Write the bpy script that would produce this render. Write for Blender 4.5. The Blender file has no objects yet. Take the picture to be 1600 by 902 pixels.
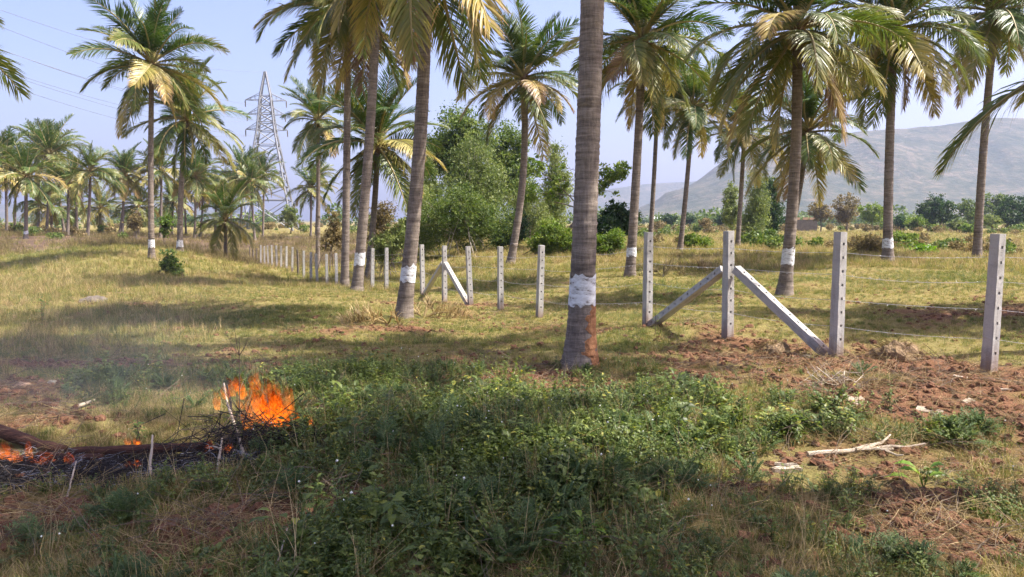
import bpy, math, random
import numpy as np
from mathutils import Vector, Matrix

R = math.radians
scene = bpy.context.scene
rng = np.random.default_rng(7)
random.seed(7)

# ------------------------------------------------------------------ camera, sky, sun, exposure
FPX = 1200.0                      # focal length in photo pixels (1600 wide)
CAMZ = 1.75
PITCH = math.atan(106 / FPX)
cam_data = bpy.data.cameras.new('camera')
cam = bpy.data.objects.new('camera', cam_data)
scene.collection.objects.link(cam)
cam.location = (0, 0, CAMZ)
cam.rotation_euler = (math.pi / 2 - PITCH, 0, 0)
cam_data.sensor_width = 36
cam_data.lens = 36 * FPX / 1600
cam_data.clip_start = 0.05
cam_data.clip_end = 20000
scene.camera = cam

SUN_EL = R(57)
SUN_AZ = R(93)                    # clockwise from +Y (the view direction)
world = bpy.data.worlds.new('World')
scene.world = world
world.use_nodes = True
wn = world.node_tree
wn.nodes.clear()
sky = wn.nodes.new('ShaderNodeTexSky')
sky.sky_type = 'NISHITA'
sky.sun_disc = False
sky.sun_elevation = SUN_EL
sky.sun_rotation = SUN_AZ
sky.altitude = 600
sky.air_density = 1.0
sky.dust_density = 6.0
sky.ozone_density = 4.5
bg = wn.nodes.new('ShaderNodeBackground')
bg.inputs['Strength'].default_value = 0.133
wo = wn.nodes.new('ShaderNodeOutputWorld')
tint = wn.nodes.new('ShaderNodeMix'); tint.data_type = 'RGBA'; tint.blend_type = 'MULTIPLY'   # the dusty dry season air is a little mauve
tint.inputs['Factor'].default_value = 1; tint.inputs[7].default_value = (1.06, .905, .97, 1)
wn.links.new(sky.outputs[0], tint.inputs[6]); wn.links.new(tint.outputs[2], bg.inputs[0])
wn.links.new(bg.outputs[0], wo.inputs[0])

sd = bpy.data.lights.new('sun', 'SUN')
sd.energy = 5.0
sd.angle = R(0.53)
sd.color = (1.0, 0.94, 0.84)
sun = bpy.data.objects.new('sun', sd)
scene.collection.objects.link(sun)
to_sun = Vector((math.cos(SUN_EL) * math.sin(SUN_AZ), math.cos(SUN_EL) * math.cos(SUN_AZ), math.sin(SUN_EL)))
sun.rotation_euler = to_sun.to_track_quat('Z', 'Y').to_euler()
sun.location = (20, 0, 40)

vs = scene.view_settings
vs.view_transform = 'Standard'
vs.look = 'None'
vs.exposure = 1.3
vs.gamma = 1
vs.use_curve_mapping = False
cy = scene.cycles
cy.use_denoising = True
cy.use_adaptive_sampling = True
cy.adaptive_threshold = 0.025
cy.max_bounces = 5
cy.diffuse_bounces = 2
cy.glossy_bounces = 2
cy.transmission_bounces = 4
cy.transparent_max_bounces = 12
cy.volume_bounces = 0
cy.caustics_reflective = False
cy.caustics_refractive = False
cy.sample_clamp_indirect = 6
scene.render.use_persistent_data = False

COL = scene.collection

# ------------------------------------------------------------------ pixel -> world
_f = np.array((0, math.cos(PITCH), -math.sin(PITCH)))
_u = np.array((0, math.sin(PITCH), math.cos(PITCH)))
def ray(px, py):
    return _f + np.array((1, 0, 0)) * ((px - 800) / FPX) + _u * ((451 - py) / FPX)
def at(px, py, d):
    """the point at depth Y = d seen at photo pixel (px, py)"""
    r = ray(px, py)
    return np.array((0, 0, CAMZ)) + r * (d / r[1])

# ------------------------------------------------------------------ noise
class Noise:
    def __init__(s, seed):
        s.p = np.random.default_rng(seed).random((256, 256))
    def v(s, x, y):
        x = np.asarray(x, float); y = np.asarray(y, float)
        xi = np.floor(x).astype(int); yi = np.floor(y).astype(int)
        fx = x - xi; fy = y - yi
        fx = fx * fx * (3 - 2 * fx); fy = fy * fy * (3 - 2 * fy)
        a = s.p[xi % 256, yi % 256]; b = s.p[(xi + 1) % 256, yi % 256]
        c = s.p[xi % 256, (yi + 1) % 256]; d = s.p[(xi + 1) % 256, (yi + 1) % 256]
        return (a * (1 - fx) + b * fx) * (1 - fy) + (c * (1 - fx) + d * fx) * fy
    def f(s, x, y, oct=4, gain=0.5):
        t = 0; a = 1; n = 0
        for k in range(oct):
            t = t + a * s.v(x * 2 ** k + 17.3 * k, y * 2 ** k + 5.7 * k); n += a; a *= gain
        return t / n
N1, N2, N3, N4 = Noise(1), Noise(2), Noise(3), Noise(4)

# ------------------------------------------------------------------ terrain
CTRL = [  # photo pixel of a spot of ground, and its depth
    (1555, 572, 9.27), (1312, 556, 10.3), (1140, 530, 11.9), (1013, 507, 13.7), (843, 499, 17.7), (782, 486, 20.0),
    (735, 477, 21.5), (694, 470, 23.2), (660, 462, 25.5), (603, 458, 30.0), (581, 455, 32.0), (510, 446, 41.0),
    (485, 441, 45.7), (447, 432, 55.0), (425, 424, 62.0), (407, 419, 70.0),
    (905, 575, 9.4), (632, 500, 16.5), (557, 449, 30), (237, 405, 45), (282, 392, 55), (352, 395, 60), (495, 408, 60),
    (798, 412, 38), (985, 432, 28), (1062, 395, 45), (1225, 465, 20), (1387, 410, 30), (1527, 405, 33), (1153, 388, 50),
    (60, 400, 50), (450, 372, 130), (420, 386, 95), (40, 366, 95), (200, 372, 95), (425, 360, 170), (1257, 360, 170), (1500, 362, 140),
    (150, 705, 5.9), (20, 560, 10.0), (60, 480, 19), (300, 470, 21), (300, 570, 9.7), (700, 360, 110), (900, 368, 90),
    (0, 902, 3.75), (800, 902, 3.7), (1600, 902, 3.8), (700, 640, 7.0), (1300, 700, 6.0), (1590, 470, 17)]
def prior(d):
    return np.interp(np.log(np.maximum(d, .3)), np.log([1, 4, 10, 30, 70, 150, 300, 800, 6000]), [1.75, 1.72, 1.85, 2.2, 2.6, 2.4, 2.6, 3.0, 3.0])
_P = np.array([at(*c) for c in CTRL])
_U = np.arctan2(_P[:, 0], _P[:, 1]); _V = np.log(np.hypot(_P[:, 0], _P[:, 1]))
def kern(u1, v1, u2, v2):
    return np.exp(-((u1[:, None] - u2[None]) / .22) ** 2 - ((v1[:, None] - v2[None]) / .42) ** 2)
_K = kern(_U, _V, _U, _V) + np.eye(len(CTRL)) * .03
_W = np.linalg.solve(_K, (CAMZ - _P[:, 2]) - prior(np.exp(_V)))
def hz(x, y, bumps=True):
    x = np.atleast_1d(np.asarray(x, float)); y = np.atleast_1d(np.asarray(y, float))
    d = np.hypot(x, y); u = np.arctan2(x, y); v = np.log(np.maximum(d, .5))
    out = np.empty(len(x))
    for i in range(0, len(x), 40000):
        s = slice(i, i + 40000)
        out[s] = kern(u[s], v[s], _U, _V) @ _W
    z = CAMZ - prior(d) - out
    if bumps:
        near = np.clip(1 - d / 45, 0, 1)
        z = z + (N1.f(x * .55, y * .55, 3) - .5) * .16 * np.clip(d / 4, .3, 1.5)
        z = z + (N2.f(x * 2.6, y * 2.6, 3) - .5) * .09 * near
        so = soilmask(x, y)
        z = z + so * (N3.f(x * 7, y * 7, 3) - .5) * .12 * near
        z = z + (N4.f(x * .02, y * .02, 3) - .5) * 2.2 * np.clip((d - 90) / 300, 0, 1)
    return z
def gz(x, y):
    return float(hz([x], [y])[0])
def ground(px, py, smooth=True):
    """where the view ray through a photo pixel meets the ground"""
    r = ray(px, py)
    ds = np.geomspace(2.5, 400, 700)
    P = np.array((0, 0, CAMZ))[None] + r[None] * (ds / r[1])[:, None]
    h = hz(P[:, 0], P[:, 1], not smooth)
    k = np.argmax(P[:, 2] < h)
    if P[k, 2] >= h[k]: k = len(ds) - 1
    return P[k, 0], P[k, 1]

# blobs of bare soil / green / burnt ground, set where they lie
def blobs(lst):
    out = []
    for px, py, rx, ry, s in lst:
        x, y = ground(px, py); out.append((x, y, rx * 1.2, ry * 1.2, s))
    return out
_soil = []
def soilmask(x, y):
    m = np.zeros(len(x))
    for bx, by, rx, ry, s in _soil:
        m = np.maximum(m, s * np.exp(-((x - bx) / rx) ** 2 - ((y - by) / ry) ** 2))
    n = N2.f(x * .9 + 31, y * .9 + 11, 4)
    return np.clip(m * 1.3 + (n - .555 - .012 * np.clip(9 - np.hypot(x, y), 0, 4)) * 2.8 * np.clip(1.3 - np.hypot(x, y) / 60, 0.25, 1), 0, 1)
_soil = blobs([(1060, 560, 1.9, 1.0, .8), (1180, 600, 1.6, .8, .75), (920, 600, .8, .7, .8), (1400, 575, 1.8, .7, .95), (1560, 610, 1.0, .7, .9),
               (1440, 720, 1.1, .5, 1.0), (1330, 715, .9, .35, .9), (1560, 760, .6, .5, .9), (1090, 770, .8, .28, .9), (1540, 850, .5, .35, 1.0), (1150, 880, .5, .2, .6),
               (330, 805, .75, .3, 1.0), (100, 815, .6, .3, .8), (180, 850, .5, .25, .8), (1500, 495, 1.5, .5, .9), (1420, 490, 1.5, .5, .8),
               (850, 515, 1.6, .6, .7), (700, 475, 1.6, .8, .8), (630, 520, 1.3, .6, .7), (300, 575, 1.8, .5, .6), (40, 620, 1.2, .8, .6), (250, 665, 1.6, .45, .6), (1200, 540, 1.0, .4, 1.0), (1000, 510, .8, .4, .9),
               (560, 500, 1.5, .6, .6), (1500, 660, 1.0, .35, .6)])
_green = blobs([(700, 760, 1.9, 1.4, 1.0), (620, 870, 1.5, .7, 1.0), (820, 680, 1.2, .6, .45), (1000, 740, 1.0, .4, .9), (1300, 840, 1.0, .5, .6), (1340, 640, .9, .5, .3), (1500, 690, .6, .25, .9),
                (560, 600, 1.8, 1.0, .8), (400, 500, 3.0, 1.5, .8), (60, 400, 7, 7, .8), (150, 610, 1.2, .6, .7), (900, 545, 1.2, .4, .4), (700, 540, 2.0, .7, .8), (450, 440, 5, 4, .5),
                (1100, 450, 4, 2.5, .7), (1400, 440, 5, 2.5, .6), (760, 430, 5, 5, .6), (900, 460, 4, 3, .5), (20, 570, 1.5, 1.5, .6)])
_ash = blobs([(20, 745, .75, .24, 1.0), (160, 740, .8, .22, 1.0), (260, 735, .5, .18, .9), (90, 735, .7, .2, 1.0), (420, 690, .35, .22, .5)])
_burn = blobs([(450, 378, 16, 20, 1.0), (330, 380, 14, 16, .8), (150, 370, 30, 20, .95), (40, 370, 26, 20, .9), (560, 375, 14, 16, .6)])
def bl(lst, x, y):
    m = np.zeros(len(x))
    for bx, by, rx, ry, s in lst:
        m = np.maximum(m, s * np.exp(-((x - bx) / rx) ** 2 - ((y - by) / ry) ** 2))
    return m
def greenmask(x, y):
    n = N3.f(x * .45 + 3, y * .45 + 8, 4)
    n2 = N1.f(x * 2.1 + 3, y * 2.1 + 8, 3)
    return np.clip(bl(_green, x, y) * .85 + (n - .5) * 1.5 + (n2 - .5) * .7 + .08 + .05 * np.clip((np.hypot(x, y) - 8) / 4, 0, 1), 0, 1)
def ashmask(x, y):
    n = N4.f(x * 3.1, y * 3.1, 3)
    return np.clip(bl(_ash, x, y) * 1.5 * (.5 + n) - .25, 0, 1)
_clear = blobs([(1330, 718, .45, .3, 1), (1330, 740, .4, .2, 1), (1228, 738, .25, .25, 1), (1340, 640, .22, .2, 1), (1452, 660, .2, .2, 1), (1512, 642, .2, .2, 1), (1443, 775, .2, .16, 1), (1310, 612, .32, .3, 1), (1397, 562, .3, .3, 1), (1205, 550, .25, .25, 1),
                (150, 716, .35, .14, 1), (215, 716, .35, .14, 1), (280, 716, .35, .14, 1), (40, 716, .4, .2, 1), (340, 722, .25, .16, .8), (133, 640, .16, .16, 1)])
_soil += [(x, y, rx * 1.7, ry * 1.7, 1.0) for x, y, rx, ry, s in _clear[:10]]
def burnmask(x, y):
    n = N4.f(x * .16 + 9, y * .16, 4)
    d = np.hypot(x, y); bank = np.clip((-np.arctan2(x, y) - R(7)) / R(4), 0, 1) * np.clip((d - 55) / 10, 0, 1) * np.clip((170 - d) / 40, 0, 1)
    return np.clip(np.maximum(bl(_burn, x, y), bank * .85) * 1.3 + (n - .6) * 1.6, 0, 1) * np.clip((d - 40) / 20, 0, 1)

# ------------------------------------------------------------------ material helpers
def new_mat(name):
    m = bpy.data.materials.new(name); m.use_nodes = True
    nt = m.node_tree; nt.nodes.clear()
    return m, nt, nt.nodes, nt.links
def node(nt, t, **kw):
    n = nt.nodes.new(t)
    for k, v in kw.items():
        if k in n.inputs: n.inputs[k].default_value = v
        else: setattr(n, k, v)
    return n
def ramp(nt, stops):
    n = nt.nodes.new('ShaderNodeValToRGB')
    e = n.color_ramp.elements
    while len(e) < len(stops): e.new(.5)
    for i, (p, c) in enumerate(stops):
        e[i].position = p; e[i].color = (*c, 1) if len(c) == 3 else c
    return n
def math_n(nt, op, a, b=None, clamp=False):
    n = nt.nodes.new('ShaderNodeMath'); n.operation = op; n.use_clamp = clamp
    for i, v in enumerate((a, b)):
        if v is None: continue
        if isinstance(v, (int, float)): n.inputs[i].default_value = v
        else: nt.links.new(v, n.inputs[i])
    return n.outputs[0]
def mix_c(nt, f, a, b):
    n = nt.nodes.new('ShaderNodeMix'); n.data_type = 'RGBA'
    for s, v in ((n.inputs['Factor'], f), (n.inputs[6], a), (n.inputs[7], b)):
        if isinstance(v, (int, float)): s.default_value = v
        elif isinstance(v, tuple): s.default_value = (*v, 1)
        else: nt.links.new(v, s)
    return n.outputs[2]
def noise_n(nt, scale, detail=4, rough=.6, vec=None):
    n = nt.nodes.new('ShaderNodeTexNoise')
    n.inputs['Scale'].default_value = scale; n.inputs['Detail'].default_value = detail; n.inputs['Roughness'].default_value = rough
    if vec is not None: nt.links.new(vec, n.inputs['Vector'])
    return n.outputs['Fac']
def attr(nt, name, typ='GEOMETRY'):
    n = nt.nodes.new('ShaderNodeAttribute'); n.attribute_name = name; n.attribute_type = typ
    return n.outputs['Fac']

def leaf_mat(name, stops, trans=.35, rough=.5, spec=.35, var=.35, age=False):
    """leaf colours picked by the per-leaf 'tone' attribute, shifted a little from object to object"""
    m, nt, ns, lk = new_mat(name)
    t = attr(nt, 'tone')
    oi = ns.new('ShaderNodeObjectInfo')
    if age:
        t = math_n(nt, 'ADD', math_n(nt, 'MULTIPLY', t, .42), math_n(nt, 'ADD', attr(nt, 'age', 'OBJECT'), -.17))
        t = math_n(nt, 'ADD', t, math_n(nt, 'MULTIPLY', math_n(nt, 'SUBTRACT', oi.outputs['Random'], .5), .16))
    else:
        t = math_n(nt, 'ADD', t, math_n(nt, 'MULTIPLY', math_n(nt, 'SUBTRACT', oi.outputs['Random'], .5), var))
    r = ramp(nt, stops); lk.new(t, r.inputs[0])
    p = ns.new('ShaderNodeBsdfPrincipled')
    p.inputs['Roughness'].default_value = rough
    p.inputs['Specular IOR Level'].default_value = spec
    lk.new(r.outputs[0], p.inputs['Base Color'])
    tr = ns.new('ShaderNodeBsdfTranslucent')
    g = ns.new('ShaderNodeHueSaturation'); g.inputs['Value'].default_value = 1.35; g.inputs['Saturation'].default_value = 1.1
    lk.new(r.outputs[0], g.inputs['Color']); lk.new(g.outputs[0], tr.inputs[0])
    mx = ns.new('ShaderNodeMixShader'); mx.inputs[0].default_value = trans
    lk.new(p.outputs[0], mx.inputs[1]); lk.new(tr.outputs[0], mx.inputs[2])
    o = ns.new('ShaderNodeOutputMaterial'); lk.new(mx.outputs[0], o.inputs[0])
    return m

def plain_mat(name, c1, c2, scale=12, rough=.85, bump=.3, bscale=None, spec=.25, stretch=None, c3=None):
    m, nt, ns, lk = new_mat(name)
    tc = ns.new('ShaderNodeTexCoord'); v = tc.outputs['Object']
    if stretch:
        mp = ns.new('ShaderNodeMapping'); mp.inputs['Scale'].default_value = stretch
        lk.new(v, mp.inputs[0]); v = mp.outputs[0]
    f = noise_n(nt, scale, 6, .65, v)
    r = ramp(nt, [(.3, c1), (.7, c2)] if c3 is None else [(.25, c1), (.5, c2), (.75, c3)]); lk.new(f, r.inputs[0])
    p = ns.new('ShaderNodeBsdfPrincipled'); p.inputs['Roughness'].default_value = rough
    p.inputs['Specular IOR Level'].default_value = spec
    lk.new(r.outputs[0], p.inputs['Base Color'])
    b = ns.new('ShaderNodeBump'); b.inputs['Strength'].default_value = bump; b.inputs['Distance'].default_value = .02
    lk.new(noise_n(nt, bscale or scale * 3, 5, .6, v), b.inputs['Height']); lk.new(b.outputs[0], p.inputs['Normal'])
    o = ns.new('ShaderNodeOutputMaterial'); lk.new(p.outputs[0], o.inputs[0])
    return m

M = {}
M['frond'] = leaf_mat('palm_frond', [(0, (.045, .095, .017)), (.26, (.10, .14, .028)), (.46, (.20, .20, .045)), (.66, (.44, .35, .10)), (.84, (.30, .195, .09)), (1, (.19, .12, .07))], .27, .40, .45, age=True)
M['rachis'] = plain_mat('frond_stalk', (.22, .2, .07), (.34, .26, .12), 6, .6)
M['grass_green'] = leaf_mat('green_grass', [(0, (.06, .10, .02)), (.5, (.125, .165, .035)), (1, (.25, .25, .07))], .35)
M['grass_dry'] = leaf_mat('dry_grass', [(0, (.15, .11, .045)), (.45, (.35, .26, .115)), (1, (.55, .43, .23))], .3, .6, .2, .6)
M['grass_olive'] = leaf_mat('olive_grass', [(0, (.115, .135, .028)), (.5, (.23, .225, .058)), (1, (.44, .375, .13))], .35, .55, .25, .6)
M['weed'] = leaf_mat('weed_leaf', [(0, (.06, .085, .02)), (.5, (.12, .165, .036)), (.85, (.21, .25, .05)), (1, (.38, .34, .055))], .38, .45, .4)
M['weed_blue'] = leaf_mat('feathery_weed_leaf', [(0, (.06, .105, .035)), (.6, (.11, .16, .055)), (1, (.18, .23, .08))], .3, .55, .3)
M['lime'] = leaf_mat('bright_leaf', [(0, (.08, .18, .02)), (.6, (.15, .27, .03)), (1, (.26, .34, .05))], .45, .4, .4)
M['tree_mid'] = leaf_mat('tree_leaf', [(0, (.05, .095, .02)), (.5, (.115, .17, .034)), (1, (.22, .26, .055))], .35, .5, .35, .2)
M['tree_pale'] = leaf_mat('pale_tree_leaf', [(0, (.09, .135, .035)), (.5, (.18, .225, .062)), (1, (.3, .33, .10))], .35, .5, .35, .2)
M['tree_dark'] = leaf_mat('dark_tree_leaf', [(0, (.018, .05, .016)), (.5, (.04, .085, .024)), (1, (.09, .13, .035))], .3, .5, .35, .2)
M['tree_lime'] = leaf_mat('lime_tree_leaf', [(0, (.07, .13, .02)), (.5, (.14, .21, .03)), (1, (.25, .29, .06))], .4, .5, .3, .2)
M['tree_dry'] = leaf_mat('dry_tree_leaf', [(0, (.10, .09, .035)), (.5, (.20, .16, .07)), (1, (.33, .25, .11))], .3, .6, .2, .2)
M['twig'] = plain_mat('dry_twig', (.10, .075, .055), (.22, .17, .12), 20, .9)
M['twig_pale'] = plain_mat('bleached_wood', (.30, .24, .18), (.50, .43, .33), 14, .8, .4, stretch=(1, 1, 4))
M['bark'] = plain_mat('tree_bark', (.10, .08, .06), (.22, .18, .14), 9, .9, .5)
M['bark_pale'] = plain_mat('pale_bark', (.25, .22, .17), (.42, .38, .3), 9, .9, .4)
M['fibre'] = plain_mat('palm_fibre', (.10, .06, .03), (.26, .16, .08), 10, .95, .8, stretch=(6, 6, 1))
M['concrete'] = plain_mat('cast_concrete', (.28, .265, .24), (.45, .435, .40), 5, .88, .35, 50, c3=(.38, .365, .335))
M['wire'] = plain_mat('galvanised_wire', (.3, .3, .3), (.48, .48, .48), 40, .45, .1, spec=.6)
M['steel'] = plain_mat('galvanised_steel', (.15, .16, .18), (.24, .25, .27), 3, .5, .05, spec=.5)
M['rock'] = plain_mat('field_stone', (.09, .075, .06), (.18, .15, .12), 8, .9, .6)
M['clod'] = plain_mat('red_soil_clod', (.11, .05, .027), (.20, .10, .055), 9, .95, .8)
M['root'] = plain_mat('root_ball', (.14, .09, .05), (.34, .24, .14), 14, .95, .9)
M['char'] = plain_mat('charred_wood', (.012, .011, .011), (.05, .042, .04), 11, .8, .8)
M['ash'] = plain_mat('ash_flake', (.08, .08, .088), (.36, .36, .38), 9, .95, .3)
M['log'] = plain_mat('smouldering_log', (.02, .012, .01), (.13, .055, .034), 7, .8, .9, stretch=(1, 6, 6))
M['brickwork'] = plain_mat('grey_block_wall', (.07, .058, .05), (.13, .11, .095), 1.2, .95, .3)
M['tin'] = plain_mat('pale_tin_roof', (.6, .62, .65), (.75, .77, .8), .4, .5, .1)
M['pale_brick'] = plain_mat('loose_brick', (.36, .22, .14), (.5, .34, .22), 3, .9)
M['flower'] = plain_mat('mauve_flower', (.5, .40, .5), (.66, .56, .66), 30, .8)
M['whiteflower'] = plain_mat('white_flower', (.62, .64, .55), (.8, .8, .72), 30, .8)

# ------------------------------------------------------------------ mesh helpers
def mesh(name, V, F, mat=None, tone=None, smooth=False, midx=None):
    """V (n,3); F a list of faces or an (m,k) array; tone: one value per vertex"""
    me = bpy.data.meshes.new(name)
    V = np.asarray(V, np.float32)
    if isinstance(F, np.ndarray):
        m, k = F.shape
        me.vertices.add(len(V)); me.vertices.foreach_set('co', V.ravel())
        me.loops.add(m * k); me.loops.foreach_set('vertex_index', F.astype(np.int32).ravel())
        me.polygons.add(m)
        me.polygons.foreach_set('loop_start', np.arange(0, m * k, k, dtype=np.int32))
        me.update(calc_edges=True)
    else:
        me.from_pydata([tuple(v) for v in V.tolist()], [], F)
    mats = mat if isinstance(mat, (list, tuple)) else [mat]
    for mm in mats:
        if mm is not None: me.materials.append(mm)
    if midx is not None: me.polygons.foreach_set('material_index', np.asarray(midx, np.int32))
    if tone is not None:
        a = me.attributes.new('tone', 'FLOAT', 'POINT'); a.data.foreach_set('value', np.asarray(tone, np.float32))
    if smooth: me.polygons.foreach_set('use_smooth', np.ones(len(me.polygons), bool))
    me.validate()
    return me
def obj(name, me, parent=None, loc=(0, 0, 0), rot=(0, 0, 0), scale=None):
    o = bpy.data.objects.new(name, me); COL.objects.link(o)
    o.location = loc; o.rotation_euler = rot
    if scale is not None: o.scale = (scale,) * 3 if isinstance(scale, (int, float)) else scale
    if parent is not None: o.parent = parent
    return o
def tag(o, label, cat, group=None, kind=None):
    o['label'] = label; o['category'] = cat
    if group: o['group'] = group
    if kind: o['kind'] = kind
    return o
def thing(name, label, cat, loc, rz=0, group=None):
    o = obj(name, None, None, loc, (0, 0, rz)); o.empty_display_size = .2
    return tag(o, label, cat, group)

class MB:
    """collects tubes, boxes and leaves; quads and triangles with a tone per vertex"""
    def __init__(s): s.V = []; s.F = []; s.T = []; s.I = []; s.n = 0
    def add(s, V, F, tone=0.5, mi=0):
        V = np.asarray(V, float); s.V.append(V)
        s.F += [tuple(i + s.n for i in f) for f in F]; s.I += [mi] * len(F)
        s.T.append(np.full(len(V), tone) if np.isscalar(tone) else np.asarray(tone)); s.n += len(V)
    def tube(s, pts, rad, sides=6, tone=.5, mi=0, cap=True):
        pts = np.asarray(pts, float); n = len(pts)
        rad = np.full(n, rad) if np.isscalar(rad) else np.asarray(rad, float)
        T = np.gradient(pts, axis=0); T /= np.linalg.norm(T, axis=1)[:, None] + 1e-9
        ref = np.array((0, 0, 1.)) if abs(T[0][2]) < .9 else np.array((1., 0, 0))
        V = []
        A = np.cross(T[0], ref); A /= np.linalg.norm(A) + 1e-9
        for i in range(n):
            A = A - T[i] * A.dot(T[i]); A /= np.linalg.norm(A) + 1e-9
            B = np.cross(T[i], A)
            for k in range(sides):
                a = 2 * math.pi * k / sides
                V.append(pts[i] + rad[i] * (A * math.cos(a) + B * math.sin(a)))
        F = []
        for i in range(n - 1):
            for k in range(sides):
                F.append((i * sides + k, i * sides + (k + 1) % sides, (i + 1) * sides + (k + 1) % sides, (i + 1) * sides + k))
        if cap:
            F.append(tuple(range(sides - 1, -1, -1))); F.append(tuple((n - 1) * sides + k for k in range(sides)))
        s.add(V, F, tone, mi)
    def box(s, c, sz, rot=None, tone=.5, mi=0):
        h = np.array(sz) / 2
        V = np.array([(x, y, z) for x in (-1, 1) for y in (-1, 1) for z in (-1, 1)]) * h
        if rot is not None: V = V @ np.array(rot).T
        s.add(V + np.array(c), [(0, 1, 3, 2), (4, 6, 7, 5), (0, 4, 5, 1), (2, 3, 7, 6), (0, 2, 6, 4), (1, 5, 7, 3)], tone, mi)
    def blade(s, p, az, h, lean, w, seg=3, tone=.5, curl=1.6, mi=0):
        d = np.array((math.cos(az), math.sin(az), 0)); sd = np.array((-d[1], d[0], 0))
        V = []; pos = np.array(p, float); L = h / seg; ang = lean * .25
        for i in range(seg + 1):
            t = i / seg; ww = w * (1 - t) ** .6 * .5
            if i == seg: V.append(pos.copy())
            else: V += [pos - sd * ww, pos + sd * ww]
            ang2 = lean * (.25 + .75 * ((i + 1) / seg) ** curl)
            pos = pos + L * (d * math.sin(ang2) + np.array((0, 0, math.cos(ang2))))
        F = [(2 * i, 2 * i + 1, 2 * i + 3, 2 * i + 2) for i in range(seg - 1)] + [(2 * seg - 2, 2 * seg - 1, 2 * seg)]
        s.add(V, F, tone, mi)
    def leaf(s, p, d, L, w, up=(0, 0, 1), droop=.3, tone=.5, mi=0):
        d = np.array(d, float); d /= np.linalg.norm(d) + 1e-9
        sd = np.cross(d, up); sd /= np.linalg.norm(sd) + 1e-9
        nn = np.cross(sd, d); p = np.array(p, float)
        dr = np.array((0, 0, -1.)) * droop * L
        V = [p, p + d * L * .3 - sd * w * .42 + nn * w * .12 + dr * .05, p + d * L * .3 + sd * w * .42 + nn * w * .12 + dr * .05,
             p + d * L * .62 - sd * w * .45 + nn * w * .1 + dr * .3, p + d * L * .62 + sd * w * .45 + nn * w * .1 + dr * .3,
             p + d * L + dr, p + d * L * .3 + dr * .05, p + d * L * .62 + dr * .3]
        s.add(V, [(0, 6, 1), (0, 2, 6), (1, 6, 7, 3), (6, 2, 4, 7), (3, 7, 5), (7, 4, 5)], tone, mi)
    def mesh(s, name, mat, smooth=False):
        return mesh(name, np.concatenate(s.V), s.F, mat, np.concatenate(s.T), smooth, s.I)

def blob_mesh(name, mat, seed, sx=1, sy=1, sz=.6, rough=.35, n=10, m=7, flat=.15):
    r = np.random.default_rng(seed)
    nz = Noise(seed + 100); V = []; F = []
    for i in range(m + 1):
        th = math.pi * i / m
        for k in range(n):
            a = 2 * math.pi * k / n
            c = np.array((math.sin(th) * math.cos(a), math.sin(th) * math.sin(a), math.cos(th)))
            q = 1 + rough * (nz.f(c[0] * 1.7 + 5 + c[2], c[1] * 1.7 + 5 - c[2] * .7, 3) - .5) * 2
            c = c * q * (sx, sy, sz); c[2] = max(c[2], -flat * sz)
            V.append(c)
    for i in range(m):
        for k in range(n):
            F.append((i * n + k, (i + 1) * n + k, (i + 1) * n + (k + 1) % n, i * n + (k + 1) % n))
    return mesh(name, V, F, mat, None, False)

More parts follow.
